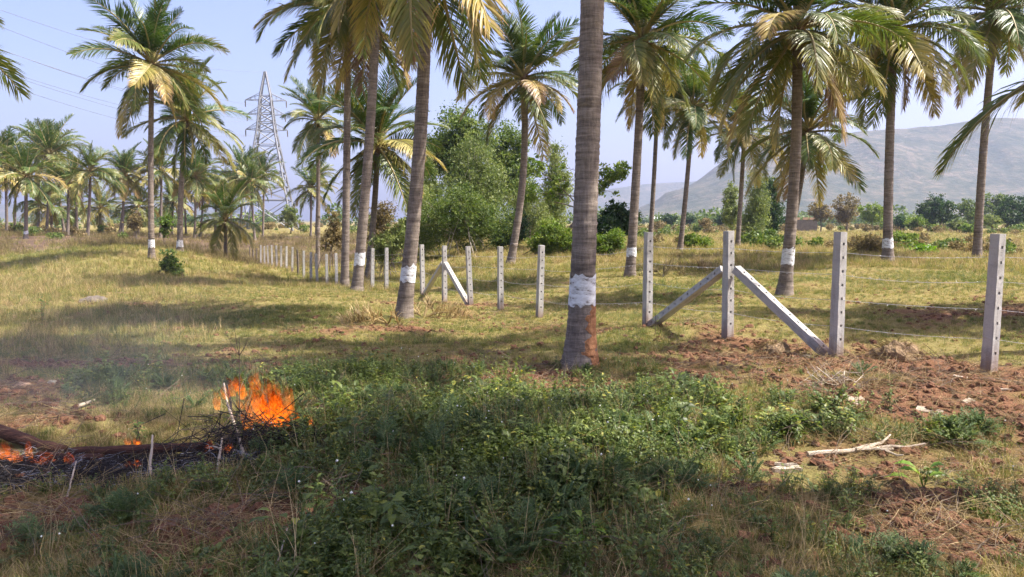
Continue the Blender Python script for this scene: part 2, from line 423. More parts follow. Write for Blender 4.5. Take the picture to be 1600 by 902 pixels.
# ------------------------------------------------------------------ ground sheet
def build_ground():
    ang_in = np.arange(-R(44), R(44), R(.26))
    ang_out = np.linspace(R(44), R(316), 130)
    ang = np.concatenate([ang_in, ang_out]); na = len(ang)
    rad = [0.4]
    while rad[-1] < 5200: rad.append(rad[-1] * (1.0135 if rad[-1] < 120 else 1.06))
    rad = np.array(rad); nr = len(rad)
    A, D = np.meshgrid(ang, rad)
    X = (D * np.sin(A)).ravel(); Y = (D * np.cos(A)).ravel()
    Z = hz(X, Y)
    V = np.stack([X, Y, Z], 1)
    V = np.concatenate([V, [[0, 0, gz(0, .01)]]])
    i = np.arange(nr - 1)[:, None] * na; k = np.arange(na)[None]; k2 = (k + 1) % na
    F = np.stack([i + k, i + k2, i + na + k2, i + na + k], -1).reshape(-1, 4)[:, ::-1]
    c = len(V) - 1
    me = mesh('ground', V, F, None, None, True)
    xs, ys = V[:, 0], V[:, 1]
    for nm, fn in (('soil', soilmask), ('green', greenmask), ('ash', ashmask), ('burn', burnmask)):
        a = me.attributes.new(nm, 'FLOAT', 'POINT'); a.data.foreach_set('value', fn(xs, ys).astype(np.float32))
    m, nt, ns, lk = new_mat('field_soil')
    tc = ns.new('ShaderNodeTexCoord'); v = tc.outputs['Object']
    nA = noise_n(nt, 1.3, 8, .7, v); nB = noise_n(nt, 14, 6, .7, v); nC = noise_n(nt, 60, 4, .7, v)
    nD = noise_n(nt, .06, 6, .65, v)
    straw = ramp(nt, [(.25, (.13, .09, .042)), (.45, (.19, .155, .056)), (.62, (.24, .21, .075)), (.8, (.32, .285, .11))]); lk.new(nB, straw.inputs[0])
    grn = ramp(nt, [(.3, (.055, .065, .02)), (.5, (.11, .12, .03)), (.7, (.2, .19, .06))]); lk.new(nB, grn.inputs[0])
    soil = ramp(nt, [(.25, (.10, .045, .025)), (.5, (.18, .09, .05)), (.75, (.28, .155, .09))]); lk.new(nB, soil.inputs[0])
    asc = ramp(nt, [(.35, (.02, .02, .021)), (.52, (.07, .07, .075)), (.66, (.26, .26, .28))]); lk.new(nB, asc.inputs[0])
    brn = ramp(nt, [(.3, (.04, .03, .026)), (.5, (.115, .076, .052)), (.7, (.2, .14, .088))]); lk.new(nD, brn.inputs[0])
    def sharp(a, n_, k=2.4, off=-.7):
        return math_n(nt, 'ADD', math_n(nt, 'MULTIPLY', a, k), math_n(nt, 'ADD', math_n(nt, 'MULTIPLY', n_, 1.4), off - .7), True)
    c1 = mix_c(nt, sharp(attr(nt, 'green'), nA, 1.6, -.6), straw.outputs[0], grn.outputs[0])
    c1 = mix_c(nt, sharp(attr(nt, 'burn'), nA, 1.8, -.6), c1, brn.outputs[0])
    c1 = mix_c(nt, sharp(attr(nt, 'soil'), nB, 2.0, -.55), c1, soil.outputs[0])
    c1 = mix_c(nt, sharp(attr(nt, 'ash'), nB, 2.6, -.5), c1, asc.outputs[0])
    p = ns.new('ShaderNodeBsdfPrincipled'); p.inputs['Roughness'].default_value = .95; p.inputs['Specular IOR Level'].default_value = .1
    lk.new(c1, p.inputs['Base Color'])
    b = ns.new('ShaderNodeBump'); b.inputs['Strength'].default_value = .8; b.inputs['Distance'].default_value = .04
    lk.new(math_n(nt, 'ADD', nB, math_n(nt, 'MULTIPLY', nC, .5)), b.inputs['Height']); lk.new(b.outputs[0], p.inputs['Normal'])
    o = ns.new('ShaderNodeOutputMaterial'); lk.new(p.outputs[0], o.inputs[0])
    me.materials.append(m)
    g = obj('ground', me)
    tag(g, 'dry grassy field of red soil under the palms', 'ground', kind='structure')
build_ground()

# ------------------------------------------------------------------ hills
def hill_mat(name, a, b, c):
    m, nt, ns, lk = new_mat(name)
    tc = ns.new('ShaderNodeTexCoord'); v = tc.outputs['Object']
    n1 = noise_n(nt, .012, 6, .65, v); n2 = noise_n(nt, .05, 4, .75, v)
    r = ramp(nt, [(.32, a), (.5, b), (.68, c)])
    lk.new(math_n(nt, 'ADD', math_n(nt, 'MULTIPLY', n1, .45), math_n(nt, 'MULTIPLY', n2, .55)), r.inputs[0])
    p = ns.new('ShaderNodeBsdfPrincipled'); p.inputs['Roughness'].default_value = 1; p.inputs['Specular IOR Level'].default_value = 0
    lk.new(r.outputs[0], p.inputs['Base Color'])
    bp = ns.new('ShaderNodeBump'); bp.inputs['Strength'].default_value = 1; bp.inputs['Distance'].default_value = 6
    lk.new(n2, bp.inputs['Height']); lk.new(bp.outputs[0], p.inputs['Normal'])
    o = ns.new('ShaderNodeOutputMaterial'); lk.new(p.outputs[0], o.inputs[0])
    return m
M['hill'] = hill_mat('scrub_hillside', (.022, .042, .02), (.075, .08, .045), (.21, .165, .115))
def hill(ridge, d0, d1, d2, label, seed, amp, nu=220, nd=60):
    nz = Noise(seed)
    px = np.linspace(ridge[0][0], ridge[-1][0], nu)
    py = np.interp(px, [r[0] for r in ridge], [r[1] for r in ridge])
    # smooth the profile
    for _ in range(4): py[1:-1] = (py[:-2] + py[1:-1] * 2 + py[2:]) / 4
    V = []
    t = np.linspace(0, 1, nd)
    for i in range(nu):
        slope = (px[i] - 800) / FPX
        H = max((345 - py[i]) / FPX * d1, -6)
        dd = np.where(t < .62, d0 + (d1 - d0) * t / .62, d1 + (d2 - d1) * (t - .62) / .38)
        prof = np.where(t < .62, (t / .62) ** 1.25, 1 - ((t - .62) / .38) ** 1.3)
        x = slope * dd; y = dd
        g = nz.f(x * .0035 + 3, y * .0022, 5, .55) - .5
        g2 = nz.f(x * .011 + 7, y * .006, 4) - .5
        h = H * prof + amp * (g * 1.3 + g2 * .5) * prof * (1 - prof ** 3 * .8) * min(1, max(H, 0) / 60)
        V.append(np.stack([x, y, h - 4], 1))
    V = np.concatenate(V)
    i = np.arange(nu - 1)[:, None] * nd; k = np.arange(nd - 1)[None]
    F = np.stack([i + k, i + nd + k, i + nd + k + 1, i + k + 1], -1).reshape(-1, 4)
    o = obj('hill', mesh('hill', V, F, M['hill'], None, True))
    tag(o, label, 'hill', kind='structure')
hill([(880, 350), (940, 345), (985, 330), (1020, 316), (1060, 295), (1100, 268), (1130, 243), (1165, 226), (1210, 214), (1330, 206), (1400, 200), (1460, 198), (1500, 191), (1530, 187), (1600, 188), (1750, 176), (1950, 200), (2300, 260), (2700, 345)],
     1250, 1900, 2700, 'broad scrub covered hill rising behind the field', 21, 100)
hill([(500, 352), (640, 342), (760, 325), (860, 308), (930, 297), (1000, 286), (1070, 281), (1200, 278), (1400, 300), (1600, 345)], 2700, 3300, 4000, 'pale far ridge low behind the main hill', 22, 60, 140, 36)
hill([(-900, 345), (-500, 318), (-200, 306), (0, 318), (110, 312), (190, 303), (250, 312), (330, 326), (430, 338), (560, 348)], 2700, 3300, 4100, 'faint blue hills showing between the distant palm trunks', 23, 60, 160, 36)


def weather(m):
    """mud splashed up from the ground and dark rain streaks on a post"""
    nt = m.node_tree; p = [n for n in nt.nodes if n.type == 'BSDF_PRINCIPLED'][0]
    base = p.inputs['Base Color'].links[0].from_socket
    tc = nt.nodes.new('ShaderNodeTexCoord'); sp = nt.nodes.new('ShaderNodeSeparateXYZ'); nt.links.new(tc.outputs['Object'], sp.inputs[0])
    mp = nt.nodes.new('ShaderNodeMapping'); mp.inputs['Scale'].default_value = (14, 14, 1.6); nt.links.new(tc.outputs['Object'], mp.inputs[0])
    oi = nt.nodes.new('ShaderNodeObjectInfo'); nt.links.new(oi.outputs['Location'], mp.inputs['Location'])
    n1 = noise_n(nt, 1, 5, .65, mp.outputs[0])
    mud = math_n(nt, 'SUBTRACT', math_n(nt, 'MULTIPLY', n1, .75), math_n(nt, 'MULTIPLY', sp.outputs[2], 1.2), True)
    c = mix_c(nt, math_n(nt, 'MULTIPLY', mud, 2.2, True), base, (.22, .13, .085))
    st = ramp(nt, [(.5, (0, 0, 0)), (.72, (.55, .55, .55))]); nt.links.new(n1, st.inputs[0])
    c = mix_c(nt, st.outputs[0], c, (.2, .18, .155))
    nt.links.new(c, p.inputs['Base Color'])
weather(M['concrete'])
# ------------------------------------------------------------------ coconut palms
def make_frond(e0, bend, hang, seed, n=92):
    """a pinnate frond of unit length growing along +X from the origin; e0 start angle, bend its droop, hang how limp the leaflets are"""
    r = np.random.default_rng(seed)
    mb = MB(); ns_ = 24
    ang = np.radians(np.maximum(e0 - bend * (np.linspace(0, 1, ns_ + 1) ** 1.35), -89))
    side = np.cumsum(r.normal(0, .015, ns_ + 1)) + np.linspace(0, 1, ns_ + 1) ** 2 * r.normal(0, .15)
    T = np.stack([np.cos(ang) * np.cos(side), np.cos(ang) * np.sin(side), np.sin(ang)], 1)
    P = np.concatenate([[np.zeros(3)], np.cumsum(T[:-1] / ns_, 0)])
    s = np.linspace(0, 1, ns_ + 1)
    mb.tube(P[::2], (.016 * (1 - s) ** .8 + .0022)[::2], 5, .4, 1)
    twist = r.normal(0, .35)
    gaps = [(r.uniform(.25, .95), r.uniform(.01, .03), r.choice((-1, 1))) for _ in range(r.integers(1, 6))]   # torn stretches
    for k in range(n):
        t = .15 + .85 * (k / (n - 1)) ** .95
        for sd in (-1, 1):
            if r.random() < .04 or any(abs(t - g0) < g1 and sd == g2 for g0, g1, g2 in gaps): continue
            tt = min(max(t + r.normal(0, .004), 0), .999); i = int(tt * ns_); f = tt * ns_ - i
            p = P[i] * (1 - f) + P[i + 1] * f; tg = T[min(i, ns_)]
            S = np.cross(tg, (0, 0, 1)); nl = np.linalg.norm(S)
            S = S / nl if nl > .05 else np.array((0, 1., 0))
            U = np.cross(S, tg)
            c, sn = math.cos(twist * t), math.sin(twist * t)
            S, U = S * c + U * sn, U * c - S * sn
            q = (t - .15) / .85
            L = .30 * (math.sin(math.pi * (.13 + .80 * q)) ** .55) * (1 - .25 * q) * r.uniform(.85, 1.1)
            fw = .42 + .6 * q
            d = tg * fw + S * sd * (1.05 - .45 * q) + U * (.3 - .25 * hang) + r.normal(0, .10, 3)
            d /= np.linalg.norm(d)
            w = (.0066 if n > 60 else .0110) * (1 - .35 * q)
            g = (.2 + .95 * hang) * r.uniform(.6, 1.35) * (.3 + .7 * math.hypot(tg[0], tg[1]))
            d = d + np.array((0, 0, -1)) * .2 * hang * math.hypot(tg[0], tg[1]); d /= np.linalg.norm(d)
            pts = [p]; dd = d.copy()
            for j in range(3):
                dd = dd + np.array((0, 0, -1.)) * g * (.16 + .22 * j); dd /= np.linalg.norm(dd)
                pts.append(pts[-1] + dd * L / 3)
            wd = np.cross(d, U); wd /= np.linalg.norm(wd) + 1e-9
            wd = wd * .8 + U * r.uniform(.1, .7) * sd; wd /= np.linalg.norm(wd)
            V = [pts[0] - wd * w * .6, pts[0] + wd * w * .6, pts[1] - wd * w, pts[1] + wd * w, pts[2] - wd * w * .75, pts[2] + wd * w * .75, pts[3]]
            t0 = r.normal(.35, .13) + .25 * q * q
            mb.add(V, [(0, 1, 3, 2), (2, 3, 5, 4), (4, 5, 6)], [t0, t0, t0 + .05, t0 + .05, t0 + .2, t0 + .2, t0 + .55])
    return mb.mesh('frond', [M['frond'], M['rachis']])
CLASSES = [(84, 16, 0), (72, 30, .04), (58, 48, .1), (42, 60, .2), (26, 68, .32), (8, 66, .45), (-12, 58, .6), (-34, 44, .75), (-60, 24, .85)]
FROND = [[make_frond(e + j * 3 - 6, b * (.8 + .12 * j), h, 100 + 10 * i + j) for j in range(5)] for i, (e, b, h) in enumerate(CLASSES)]
FROND_FAR = [[make_frond(e + j * 6 - 3, b * (.9 + .2 * j), h, 300 + 10 * i + j, 40) for j in range(2)] for i, (e, b, h) in enumerate(CLASSES)]

def trunk_mat():
    m, nt, ns, lk = new_mat('palm_trunk')
    tc = ns.new('ShaderNodeTexCoord'); v = tc.outputs['Object']
    mp = ns.new('ShaderNodeMapping'); mp.inputs['Scale'].default_value = (3, 3, 26); lk.new(v, mp.inputs[0])
    mp2 = ns.new('ShaderNodeMapping'); mp2.inputs['Scale'].default_value = (40, 40, 6); lk.new(v, mp2.inputs[0])
    n1 = noise_n(nt, 1, 6, .7, mp.outputs[0]); n2 = noise_n(nt, 1, 4, .7, mp2.outputs[0]); n3 = noise_n(nt, 1.1, 4, .6, v)
    f = math_n(nt, 'ADD', math_n(nt, 'MULTIPLY', n1, .55), math_n(nt, 'ADD', math_n(nt, 'MULTIPLY', n2, .3), math_n(nt, 'MULTIPLY', n3, .25)))
    r = ramp(nt, [(.38, (.06, .047, .038)), (.52, (.165, .135, .11)), (.66, (.30, .25, .205))]); lk.new(f, r.inputs[0])
    p = ns.new('ShaderNodeBsdfPrincipled'); p.inputs['Roughness'].default_value = .9; p.inputs['Specular IOR Level'].default_value = .2
    lk.new(r.outputs[0], p.inputs['Base Color'])
    b = ns.new('ShaderNodeBump'); b.inputs['Strength'].default_value = .9; b.inputs['Distance'].default_value = .025
    lk.new(f, b.inputs['Height']); lk.new(b.outputs[0], p.inputs['Normal'])
    o = ns.new('ShaderNodeOutputMaterial'); lk.new(p.outputs[0], o.inputs[0])
    return m
M['trunk'] = trunk_mat()
def paint_mat():
    m, nt, ns, lk = new_mat('white_lime_paint')
    tc = ns.new('ShaderNodeTexCoord'); v = tc.outputs['Object']
    mp = ns.new('ShaderNodeMapping'); mp.inputs['Scale'].default_value = (9, 9, 20); lk.new(v, mp.inputs[0])
    n1 = noise_n(nt, 1, 5, .7, mp.outputs[0])
    r = ramp(nt, [(.36, (.15, .125, .105)), (.43, (.52, .52, .51)), (.6, (.74, .76, .77))]); lk.new(n1, r.inputs[0])
    p = ns.new('ShaderNodeBsdfPrincipled'); p.inputs['Roughness'].default_value = .9
    lk.new(r.outputs[0], p.inputs['Base Color'])
    b = ns.new('ShaderNodeBump'); b.inputs['Strength'].default_value = .6; b.inputs['Distance'].default_value = .02
    lk.new(n1, b.inputs['Height']); lk.new(b.outputs[0], p.inputs['Normal'])
    o = ns.new('ShaderNodeOutputMaterial'); lk.new(p.outputs[0], o.inputs[0])
    return m
M['paint'] = paint_mat()
M['scar'] = plain_mat('rotten_red_bark', (.24, .105, .045), (.42, .21, .10), 16, .95, .9, stretch=(1, 1, .5))

def palm(label, base, d, crown, L, nf=26, band=None, r0=.15, bow=0.0, seed=1, far=False, dry=.5, group=None, root=None, droop=0, scar=False, cdy=0, flare=.55, spread=1.0):
    """base / crown: photo pixels of the foot and the crown's heart at depth d"""
    r = np.random.default_rng(seed)
    if root is None:
        b = at(base[0], base[1], d); bx, by = b[0], b[1]
        c = at(crown[0], crown[1], d + cdy)
    else:
        bx, by = root[:2]; c = np.array(crown, float)
    bz = gz(bx, by) - .06
    t = thing('coconut_palm', label, 'palm tree', (bx, by, bz), 0, group)
    top = c - np.array((bx, by, bz)); H = top[2]
    # trunk: two loops per leaf-scar ring
    nring = int(H / (.085 if not far else .5)); sides = 18 if not far else 8
    V = []; F = []
    hs = np.linspace(0, 1, nring * 2 + 1); hs[1:-1] += r.normal(0, .22 / len(hs), len(hs) - 2)
    def axis(h):
        w = 1 - (1 - h) ** 1.6
        return np.array((top[0] * (w * .6 + h * .4) + bow * math.sin(math.pi * h), top[1] * h, H * h))
    def radius(h):
        z = h * H
        return r0 * (1 - .22 * h) * (1 + flare * math.exp(-z / .38))
    for i, h in enumerate(hs):
        a0 = axis(h); rr = radius(h) * (1 + (.03 if i % 2 else -.016) * r.uniform(.1, 1.5) + r.normal(0, .01))
        for k in range(sides):
            a = 2 * math.pi * k / sides
            q = rr * (1 + r.normal(0, .012))
            V.append(a0 + q * np.array((math.cos(a), math.sin(a), 0)) + (0, 0, r.normal(0, .006)))
    nl = len(hs)
    for i in range(nl - 1):
        for k in range(sides):
            F.append((i * sides + k, i * sides + (k + 1) % sides, (i + 1) * sides + (k + 1) % sides, (i + 1) * sides + k))
    tr = obj('trunk', mesh('trunk', V, F, M['trunk'], None, True), t)
    if band:   # ragged sleeve of white paint
        za = at(base[0], band[1], d)[2] - bz; zb = at(base[0], band[0], d)[2] - bz
        rows = 7; sd = 22; V = []; F = []
        for i in range(rows):
            for k in range(sd):
                z = za + (zb - za) * i / (rows - 1)
                if i in (0, rows - 1): z += r.normal(0, .075 * (zb - za))
                h = z / H; a = 2 * math.pi * k / sd
                V.append(axis(h) * (1, 1, 0) + np.array((0, 0, z)) + radius(h) * 1.05 * np.array((math.cos(a), math.sin(a), 0)) * r.uniform(.995, 1.012))
        for i in range(rows - 1):
            for k in range(sd):
                F.append((i * sd + k, i * sd + (k + 1) % sd, (i + 1) * sd + (k + 1) % sd, (i + 1) * sd + k))
        obj('painted_band', mesh('painted_band', V, F, M['paint'], None, True), tr)
    if scar:   # bark rotted away to red fibre on one side of the foot
        rows = 22; cols = 8; V = []; F = []
        zt = at(base[0], 476, d)[2] - bz
        for i in range(rows):
            z = zt * i / (rows - 1)
            for k in range(cols):
                q = k / (cols - 1)
                a0_, a1_ = -1.15 + .22 * math.sin(i * 1.7) + .25 * math.sin(i * .6) - .35 * (i / rows) + (.9 * max(0, (i - 15) / 7) if i > 15 else 0), .45
                a = a0_ + (a1_ - a0_) * q
                h = z / H; wob = 1.055 - .05 * (q in (0., 1.)) + r.normal(0, .02)
                V.append(axis(h) * (1, 1, 0) + np.array((0, 0, z)) + radius(h) * wob * np.array((math.cos(a), math.sin(a), 0)))
        for i in range(rows - 1):
            for k in range(cols - 1):
                F.append((i * cols + k, i * cols + k + 1, (i + 1) * cols + k + 1, (i + 1) * cols + k))
        obj('rotted_bark', mesh('rotted_bark', V, F, M['scar'], None, False), tr)
    # fibrous heart of the crown with cut stubs
    mb = MB()
    rt = radius(1)
    mb.tube([top + (0, 0, -.55), top + (0, 0, -.3), top + (0, 0, -.05), top + (0, 0, .2), top + (0, 0, .45)], [rt * .98, rt * 1.35, rt * 1.55, rt * 1.1, rt * .3], 10)
    for k in range(10 if not far else 0):
        a = r.uniform(0, 6.28); e = r.uniform(-.5, .9)
        dv = np.array((math.cos(a) * math.cos(e), math.sin(a) * math.cos(e), math.sin(e)))
        p0 = top + dv * rt + (0, 0, r.uniform(-.35, .05))
        mb.tube([p0, p0 + dv * .22, p0 + dv * .45 + (0, 0, -.06)], [.045, .03, .012], 5)
    obj('crown_fibre', mb.mesh('crown_fibre', M['fibre']), t)
    bank = FROND_FAR if far else FROND
    ga = r.uniform(0, 6.28)
    for k in range(nf):
        q = (k + .5) / nf                       # 0 youngest .. 1 oldest
        ci = min(max(int((q ** .95) * 8.3 + r.normal(0, .5) + droop), 0), 8)
        me = bank[ci][r.integers(len(bank[ci]))]
        az = ga + k * 2.39996 + r.normal(0, .12)
        off = np.array((math.cos(az), math.sin(az), 0)) * rt * (.5 + .5 * q) + np.array((0, 0, .32 - .55 * q))
        f = obj('frond', me, t, top + off, (r.normal(0, .26), r.normal(0, .09), az), L * r.uniform(.78, 1.1) * (.82 if ci == 0 else 1) * spread)
        age = .02 + .3 * q + r.normal(0, .09) + (.22 if q > .6 and r.random() < dry * .42 else 0) + (.3 if q > .84 and r.random() < dry * .6 else 0)
        f['age'] = float(min(max(age, 0), 1))
    return t

PALMS = [
 dict(label='big palm trunk with white band and red rotted bark at its foot', base=(905, 578), d=9.4, crown=(944, -1080), L=4.3, band=(430, 477), r0=.152, seed=11, scar=True, bow=.04, flare=.75, nf=40),
 dict(label='dark leaning palm with white band and dead fronds heaped at its foot', base=(630, 502), d=16.5, crown=(665, -165), L=4.0, band=(416, 441), r0=.155, seed=12, bow=.1, nf=42, dry=.7, droop=.2),
 dict(label='palm with white band in front of the fence, beside a plain trunk', base=(557, 449), d=30, crown=(590, -45), L=4.1, band=(395, 415), r0=.2, seed=13, nf=42, dry=.6, droop=.5),
 dict(label='unpainted grey palm just behind the white banded one at the fence', base=(538, 434), d=34, crown=(543, 12), L=4.2, r0=.175, seed=14, nf=42, dry=.8, droop=.6),
 dict(label='low full palm with yellow fronds behind the paired trunks', base=(575, 430), d=44, crown=(590, 225), L=4.4, r0=.19, seed=15, nf=42, dry=.4),
 dict(label='slim palm with yellowing crown beside the steel pylon', base=(496, 412), d=58, crown=(497, 188), L=3.2, r0=.17, seed=16, nf=38, dry=.5),
 dict(label='tall palm with white band standing alone in the pale grass', base=(237, 406), d=45, crown=(237, 100), L=4.2, band=(374, 387), r0=.17, seed=17, nf=40, bow=-.1, dry=.6),
 dict(label='shorter palm with white band just behind the lone tall one', base=(281, 393), d=55, crown=(291, 185), L=4.1, band=(376, 386), r0=.2, seed=18, nf=42, bow=-.2, dry=.7),
 dict(label='young stubby palm with green spear leaves on the burnt ground', base=(352, 397), d=60, crown=(352, 342), L=3.1, r0=.14, seed=19, nf=30, dry=.3),
 dict(label='curving palm with bushy crown before the green trees', base=(797, 413), d=38, crown=(818, 122), L=3.5, r0=.19, seed=20, nf=42, bow=.25, dry=.7),
 dict(label='heavy crowned palm with white band and bulging dark foot', base=(984, 434), d=28, crown=(1004, 62), L=3.3, band=(387, 401), r0=.17, seed=21, nf=46, dry=.8, droop=.4),
 dict(label='thin palm trunk rising behind the fence post beside the brace', base=(1015, 395), d=48, crown=(1028, 140), L=3.2, r0=.15, seed=22, nf=38, dry=.6),
 dict(label='unpainted palm leaning above a bright green shrub', base=(1062, 396), d=45, crown=(1082, 168), L=3.5, r0=.15, seed=23, nf=40, dry=.7),
 dict(label='unpainted palm beside the slender eucalyptus trees', base=(1152, 390), d=52, crown=(1163, 205), L=3.4, r0=.16, seed=24, nf=38, dry=.6),
 dict(label='palm with broad white band and swollen foot behind the brace', base=(1225, 466), d=20.5, crown=(1246, 45), L=2.95, band=(388, 413), r0=.155, seed=25, nf=48, bow=.1, dry=.9, droop=.3, flare=.8),
 dict(label='slanting palm tucked behind the swollen footed one', base=(1228, 395), d=38, crown=(1262, 205), L=3.6, r0=.15, seed=26, nf=40, dry=.7),
 dict(label='palm with narrow white band and flared foot beside the thicket', base=(1387, 412), d=30, crown=(1398, 45), L=3.8, band=(373, 387), r0=.18, seed=27, nf=46, bow=-.05, dry=.8, droop=.4, flare=.7),
 dict(label='unpainted palm with curved trunk before the dark round trees', base=(1526, 407), d=33, crown=(1556, 18), L=3.7, r0=.17, seed=28, nf=44, bow=-.1, dry=.6),
]
for a in PALMS: palm(**a)
# palms at the edges of the view, whose fronds reach in and whose crowns shade the grass
palm('near palm whose long fronds reach over the end fence post', None, 0, (11.7, 14.2, gz(11.7, 14.2) + 5.3), 3.8, 32, root=(11.6, 14.2), seed=41, dry=.5)
palm('palm beyond the pale grass whose yellow fronds hang into view', None, 0, (-17.2, 21.0, 7.2), 4.0, 28, root=(-17.8, 21.0), seed=42, dry=.7)
palm('very tall palm shading the path of grass behind the big trunk', None, 0, (6.7, 10.4, 11.4), 3.8, 26, root=(8.4, 10.2), seed=43, dry=.4)
palm('palm shading the weeds by the cut branches', None, 0, (4.4, 4.5, 8.6), 3.3, 24, root=(5.9, 5.0), seed=44, dry=.3)
palm('palm shading the weeds beside the camera', None, 0, (3.2, 3.0, 8.2), 3.7, 26, root=(4.3, 2.8), seed=45, dry=.3)

# the grove far across the burnt field
GROVE = [(40, 366, 80, 40, 275, 3.9, 'stout dark palm with a white band in the far grove'), (72, 356, 100, 78, 242, 4.2, None), (100, 352, 112, 84, 228, 4.3, None), (60, 352, 118, 60, 232, 4.3, None),
         (136, 357, 92, 141, 268, 3.8, 'palm with a clear round crown in the middle of the far grove'), (190, 350, 105, 193, 272, 3.9, 'separate palm with crossed trunks at the edge of the far grove'), (186, 350, 112, 196, 275, 3.8, None),
         (250, 352, 105, 252, 268, 4.2, None), (303, 352, 110, 306, 275, 4.2, None), (312, 351, 118, 318, 282, 4.2, None), (375, 352, 118, 378, 270, 4.4, None), (398, 355, 112, 392, 286, 3.8, None),
         (10, 352, 105, 8, 252, 4.2, None), (-20, 356, 95, -18, 262, 4.2, None), (105, 354, 98, 107, 288, 3.6, None), (120, 352, 118, 118, 280, 3.6, None), (22, 352, 125, 24, 268, 4, None),
         (155, 352, 125, 157, 325, 3.6, None), (215, 350, 118, 216, 322, 3.6, None), (80, 352, 110, 80, 324, 3.5, None), (57, 352, 120, 57, 315, 3.5, None), (115, 350, 130, 118, 326, 3.5, None),
         (268, 350, 125, 270, 312, 3.8, None), (290, 350, 130, 288, 300, 3.8, None), (335, 352, 130, 338, 300, 3.8, None), (485, 352, 120, 486, 295, 3.8, 'shorter of two far palms standing beyond the pylon'), (493, 352, 135, 496, 275, 3.8, 'taller of two far palms standing beyond the pylon'), (360, 350, 140, 362, 290, 3.8, None), (410, 352, 128, 412, 272, 3.9, None)]
_order = sorted(range(len(GROVE)), key=lambda i: GROVE[i][3])
_num = 'first second third fourth fifth sixth seventh eighth ninth tenth eleventh twelfth thirteenth fourteenth fifteenth sixteenth seventeenth eighteenth nineteenth twentieth twenty-first twenty-second twenty-third twenty-fourth twenty-fifth twenty-sixth twenty-seventh twenty-eighth twenty-ninth'.split()
def grove_label(i):
    g = GROVE[i]
    return ('low young' if g[4] > 305 else 'tall') + f' hazy palm of the far grove, {_num[_order.index(i)]} crown counted from the left'
for i, (bx, by, d, cx, cyy, L, lab) in enumerate(GROVE):
    palm(lab or grove_label(i), (bx, by), d, (cx, cyy), L * 1.08, 34, r0=.19, seed=60 + i, far=True, dry=.5, group='palms of the far grove', band=(361, 366) if i == 0 else None)

# ------------------------------------------------------------------ fence
def post_mesh(h, w=.135, taper=.88, nh=8, z0=.25):
    """square concrete post with real holes running through it along local X; buried a little"""
    hs = .018
    zs = [-.35]; holes = []
    for k in range(nh):
        z = z0 + (h - .16 - z0) * k / (nh - 1); zs += [z - hs, z + hs]; holes.append(len(zs) - 2)
    zs += [h]
    V = []; F = []; idx = {}
    def vert(ix, face, iz):
        key = (ix, face, iz)
        if key not in idx:
            s = 1 - (1 - taper) * max(zs[iz], 0) / h
            x = (w / 2 * s) * (1 if face == 0 else -1); y = (-w / 2 * s, -hs, hs, w / 2 * s)[ix]
            idx[key] = len(V); V.append((x, y, zs[iz]))
        return idx[key]
    nz_ = len(zs)
    for face in (0, 1):
        for iz in range(nz_ - 1):
            for ix in range(3):
                if ix == 1 and iz in holes: continue
                q = (vert(ix, face, iz), vert(ix + 1, face, iz), vert(ix + 1, face, iz + 1), vert(ix, face, iz + 1))
                F.append(q if face == 0 else q[::-1])
    for iz in holes:
        a = [vert(1, 0, iz), vert(2, 0, iz), vert(2, 0, iz + 1), vert(1, 0, iz + 1)]
        b = [vert(1, 1, iz), vert(2, 1, iz), vert(2, 1, iz + 1), vert(1, 1, iz + 1)]
        for k in range(4): F.append((a[k], b[k], b[(k + 1) % 4], a[(k + 1) % 4]))
    for ix, s in ((0, 1), (3, -1)):
        for iz in range(nz_ - 1):
            q = (vert(ix, 0, iz), vert(ix, 0, iz + 1), vert(ix, 1, iz + 1), vert(ix, 1, iz))
            F.append(q if s > 0 else q[::-1])
    e = nz_ - 1
    for ix in range(3): F.append((vert(ix, 0, e), vert(ix + 1, 0, e), vert(ix + 1, 1, e), vert(ix, 1, e)))
    V = np.array(V); V[:, :2] += np.random.default_rng(int(h * 100)).normal(0, .0016, (len(V), 2))
    me = mesh('fence_post', V, F, M['concrete'])
    return me
POSTM = post_mesh(1.70)
ORD = 'first second third fourth fifth sixth seventh eighth ninth tenth eleventh twelfth thirteenth fourteenth fifteenth sixteenth seventeenth eighteenth nineteenth twentieth'.split()
LINE = [(1555, 9.27), (1312, 10.3), (1140, 11.9), (1013, 13.7), (915, 15.7), (843, 17.7), (782, 20.0), (735, 21.5), (694, 23.2), (660, 25.5), (627, 27.7), (603, 30.0), (581, 32.0), (560, 34.2), (541, 36.5), (525, 38.8), (510, 41.0), (495, 43.7), (485, 45.7), (474, 48), (456, 52.5), (447, 55), (439, 57.5), (432, 60), (425, 62), (419, 64.7), (413, 67), (407, 70)]
SPEC = {0: 'end concrete fence post, thick and close, beside scraps of dug soil', 1: 'concrete fence post at the foot of the white brace', 2: 'concrete corner post propped by two braces',
        3: 'concrete fence post at the foot of the grey brace', 5: 'slim concrete post standing just past the big palm trunk', 8: 'concrete post propped by two braces beyond the dark leaning palm',
        7: 'concrete post where the far bright brace ends', 9: 'concrete post where the far grey brace ends', 6: 'concrete post between the far braces and the big trunk'}
post_pts = []
hid = {4, 10, 13, 14}
for i, (px, d) in enumerate(LINE):
    x = (px - 800) / FPX * d * 1.0; y = d
    x = at(px, 400, d)[0]; z = gz(x, y)
    post_pts.append((x, y, z))
    if i in hid and i != 4: continue
    lab = SPEC.get(i) or (f'small concrete post, {ORD[i - 11]} past the dark leaning palm in the fence' if i > 10 else 'concrete post mostly hidden by the big palm trunk')
    o = obj('fence_post', POSTM, None, (x, y, z), (random.gauss(0, .02), random.gauss(0, .02), R(-65) + random.gauss(0, .06)), (1, 1, random.uniform(.97, 1.02)))
    tag(o, lab, 'post', 'concrete fence posts')
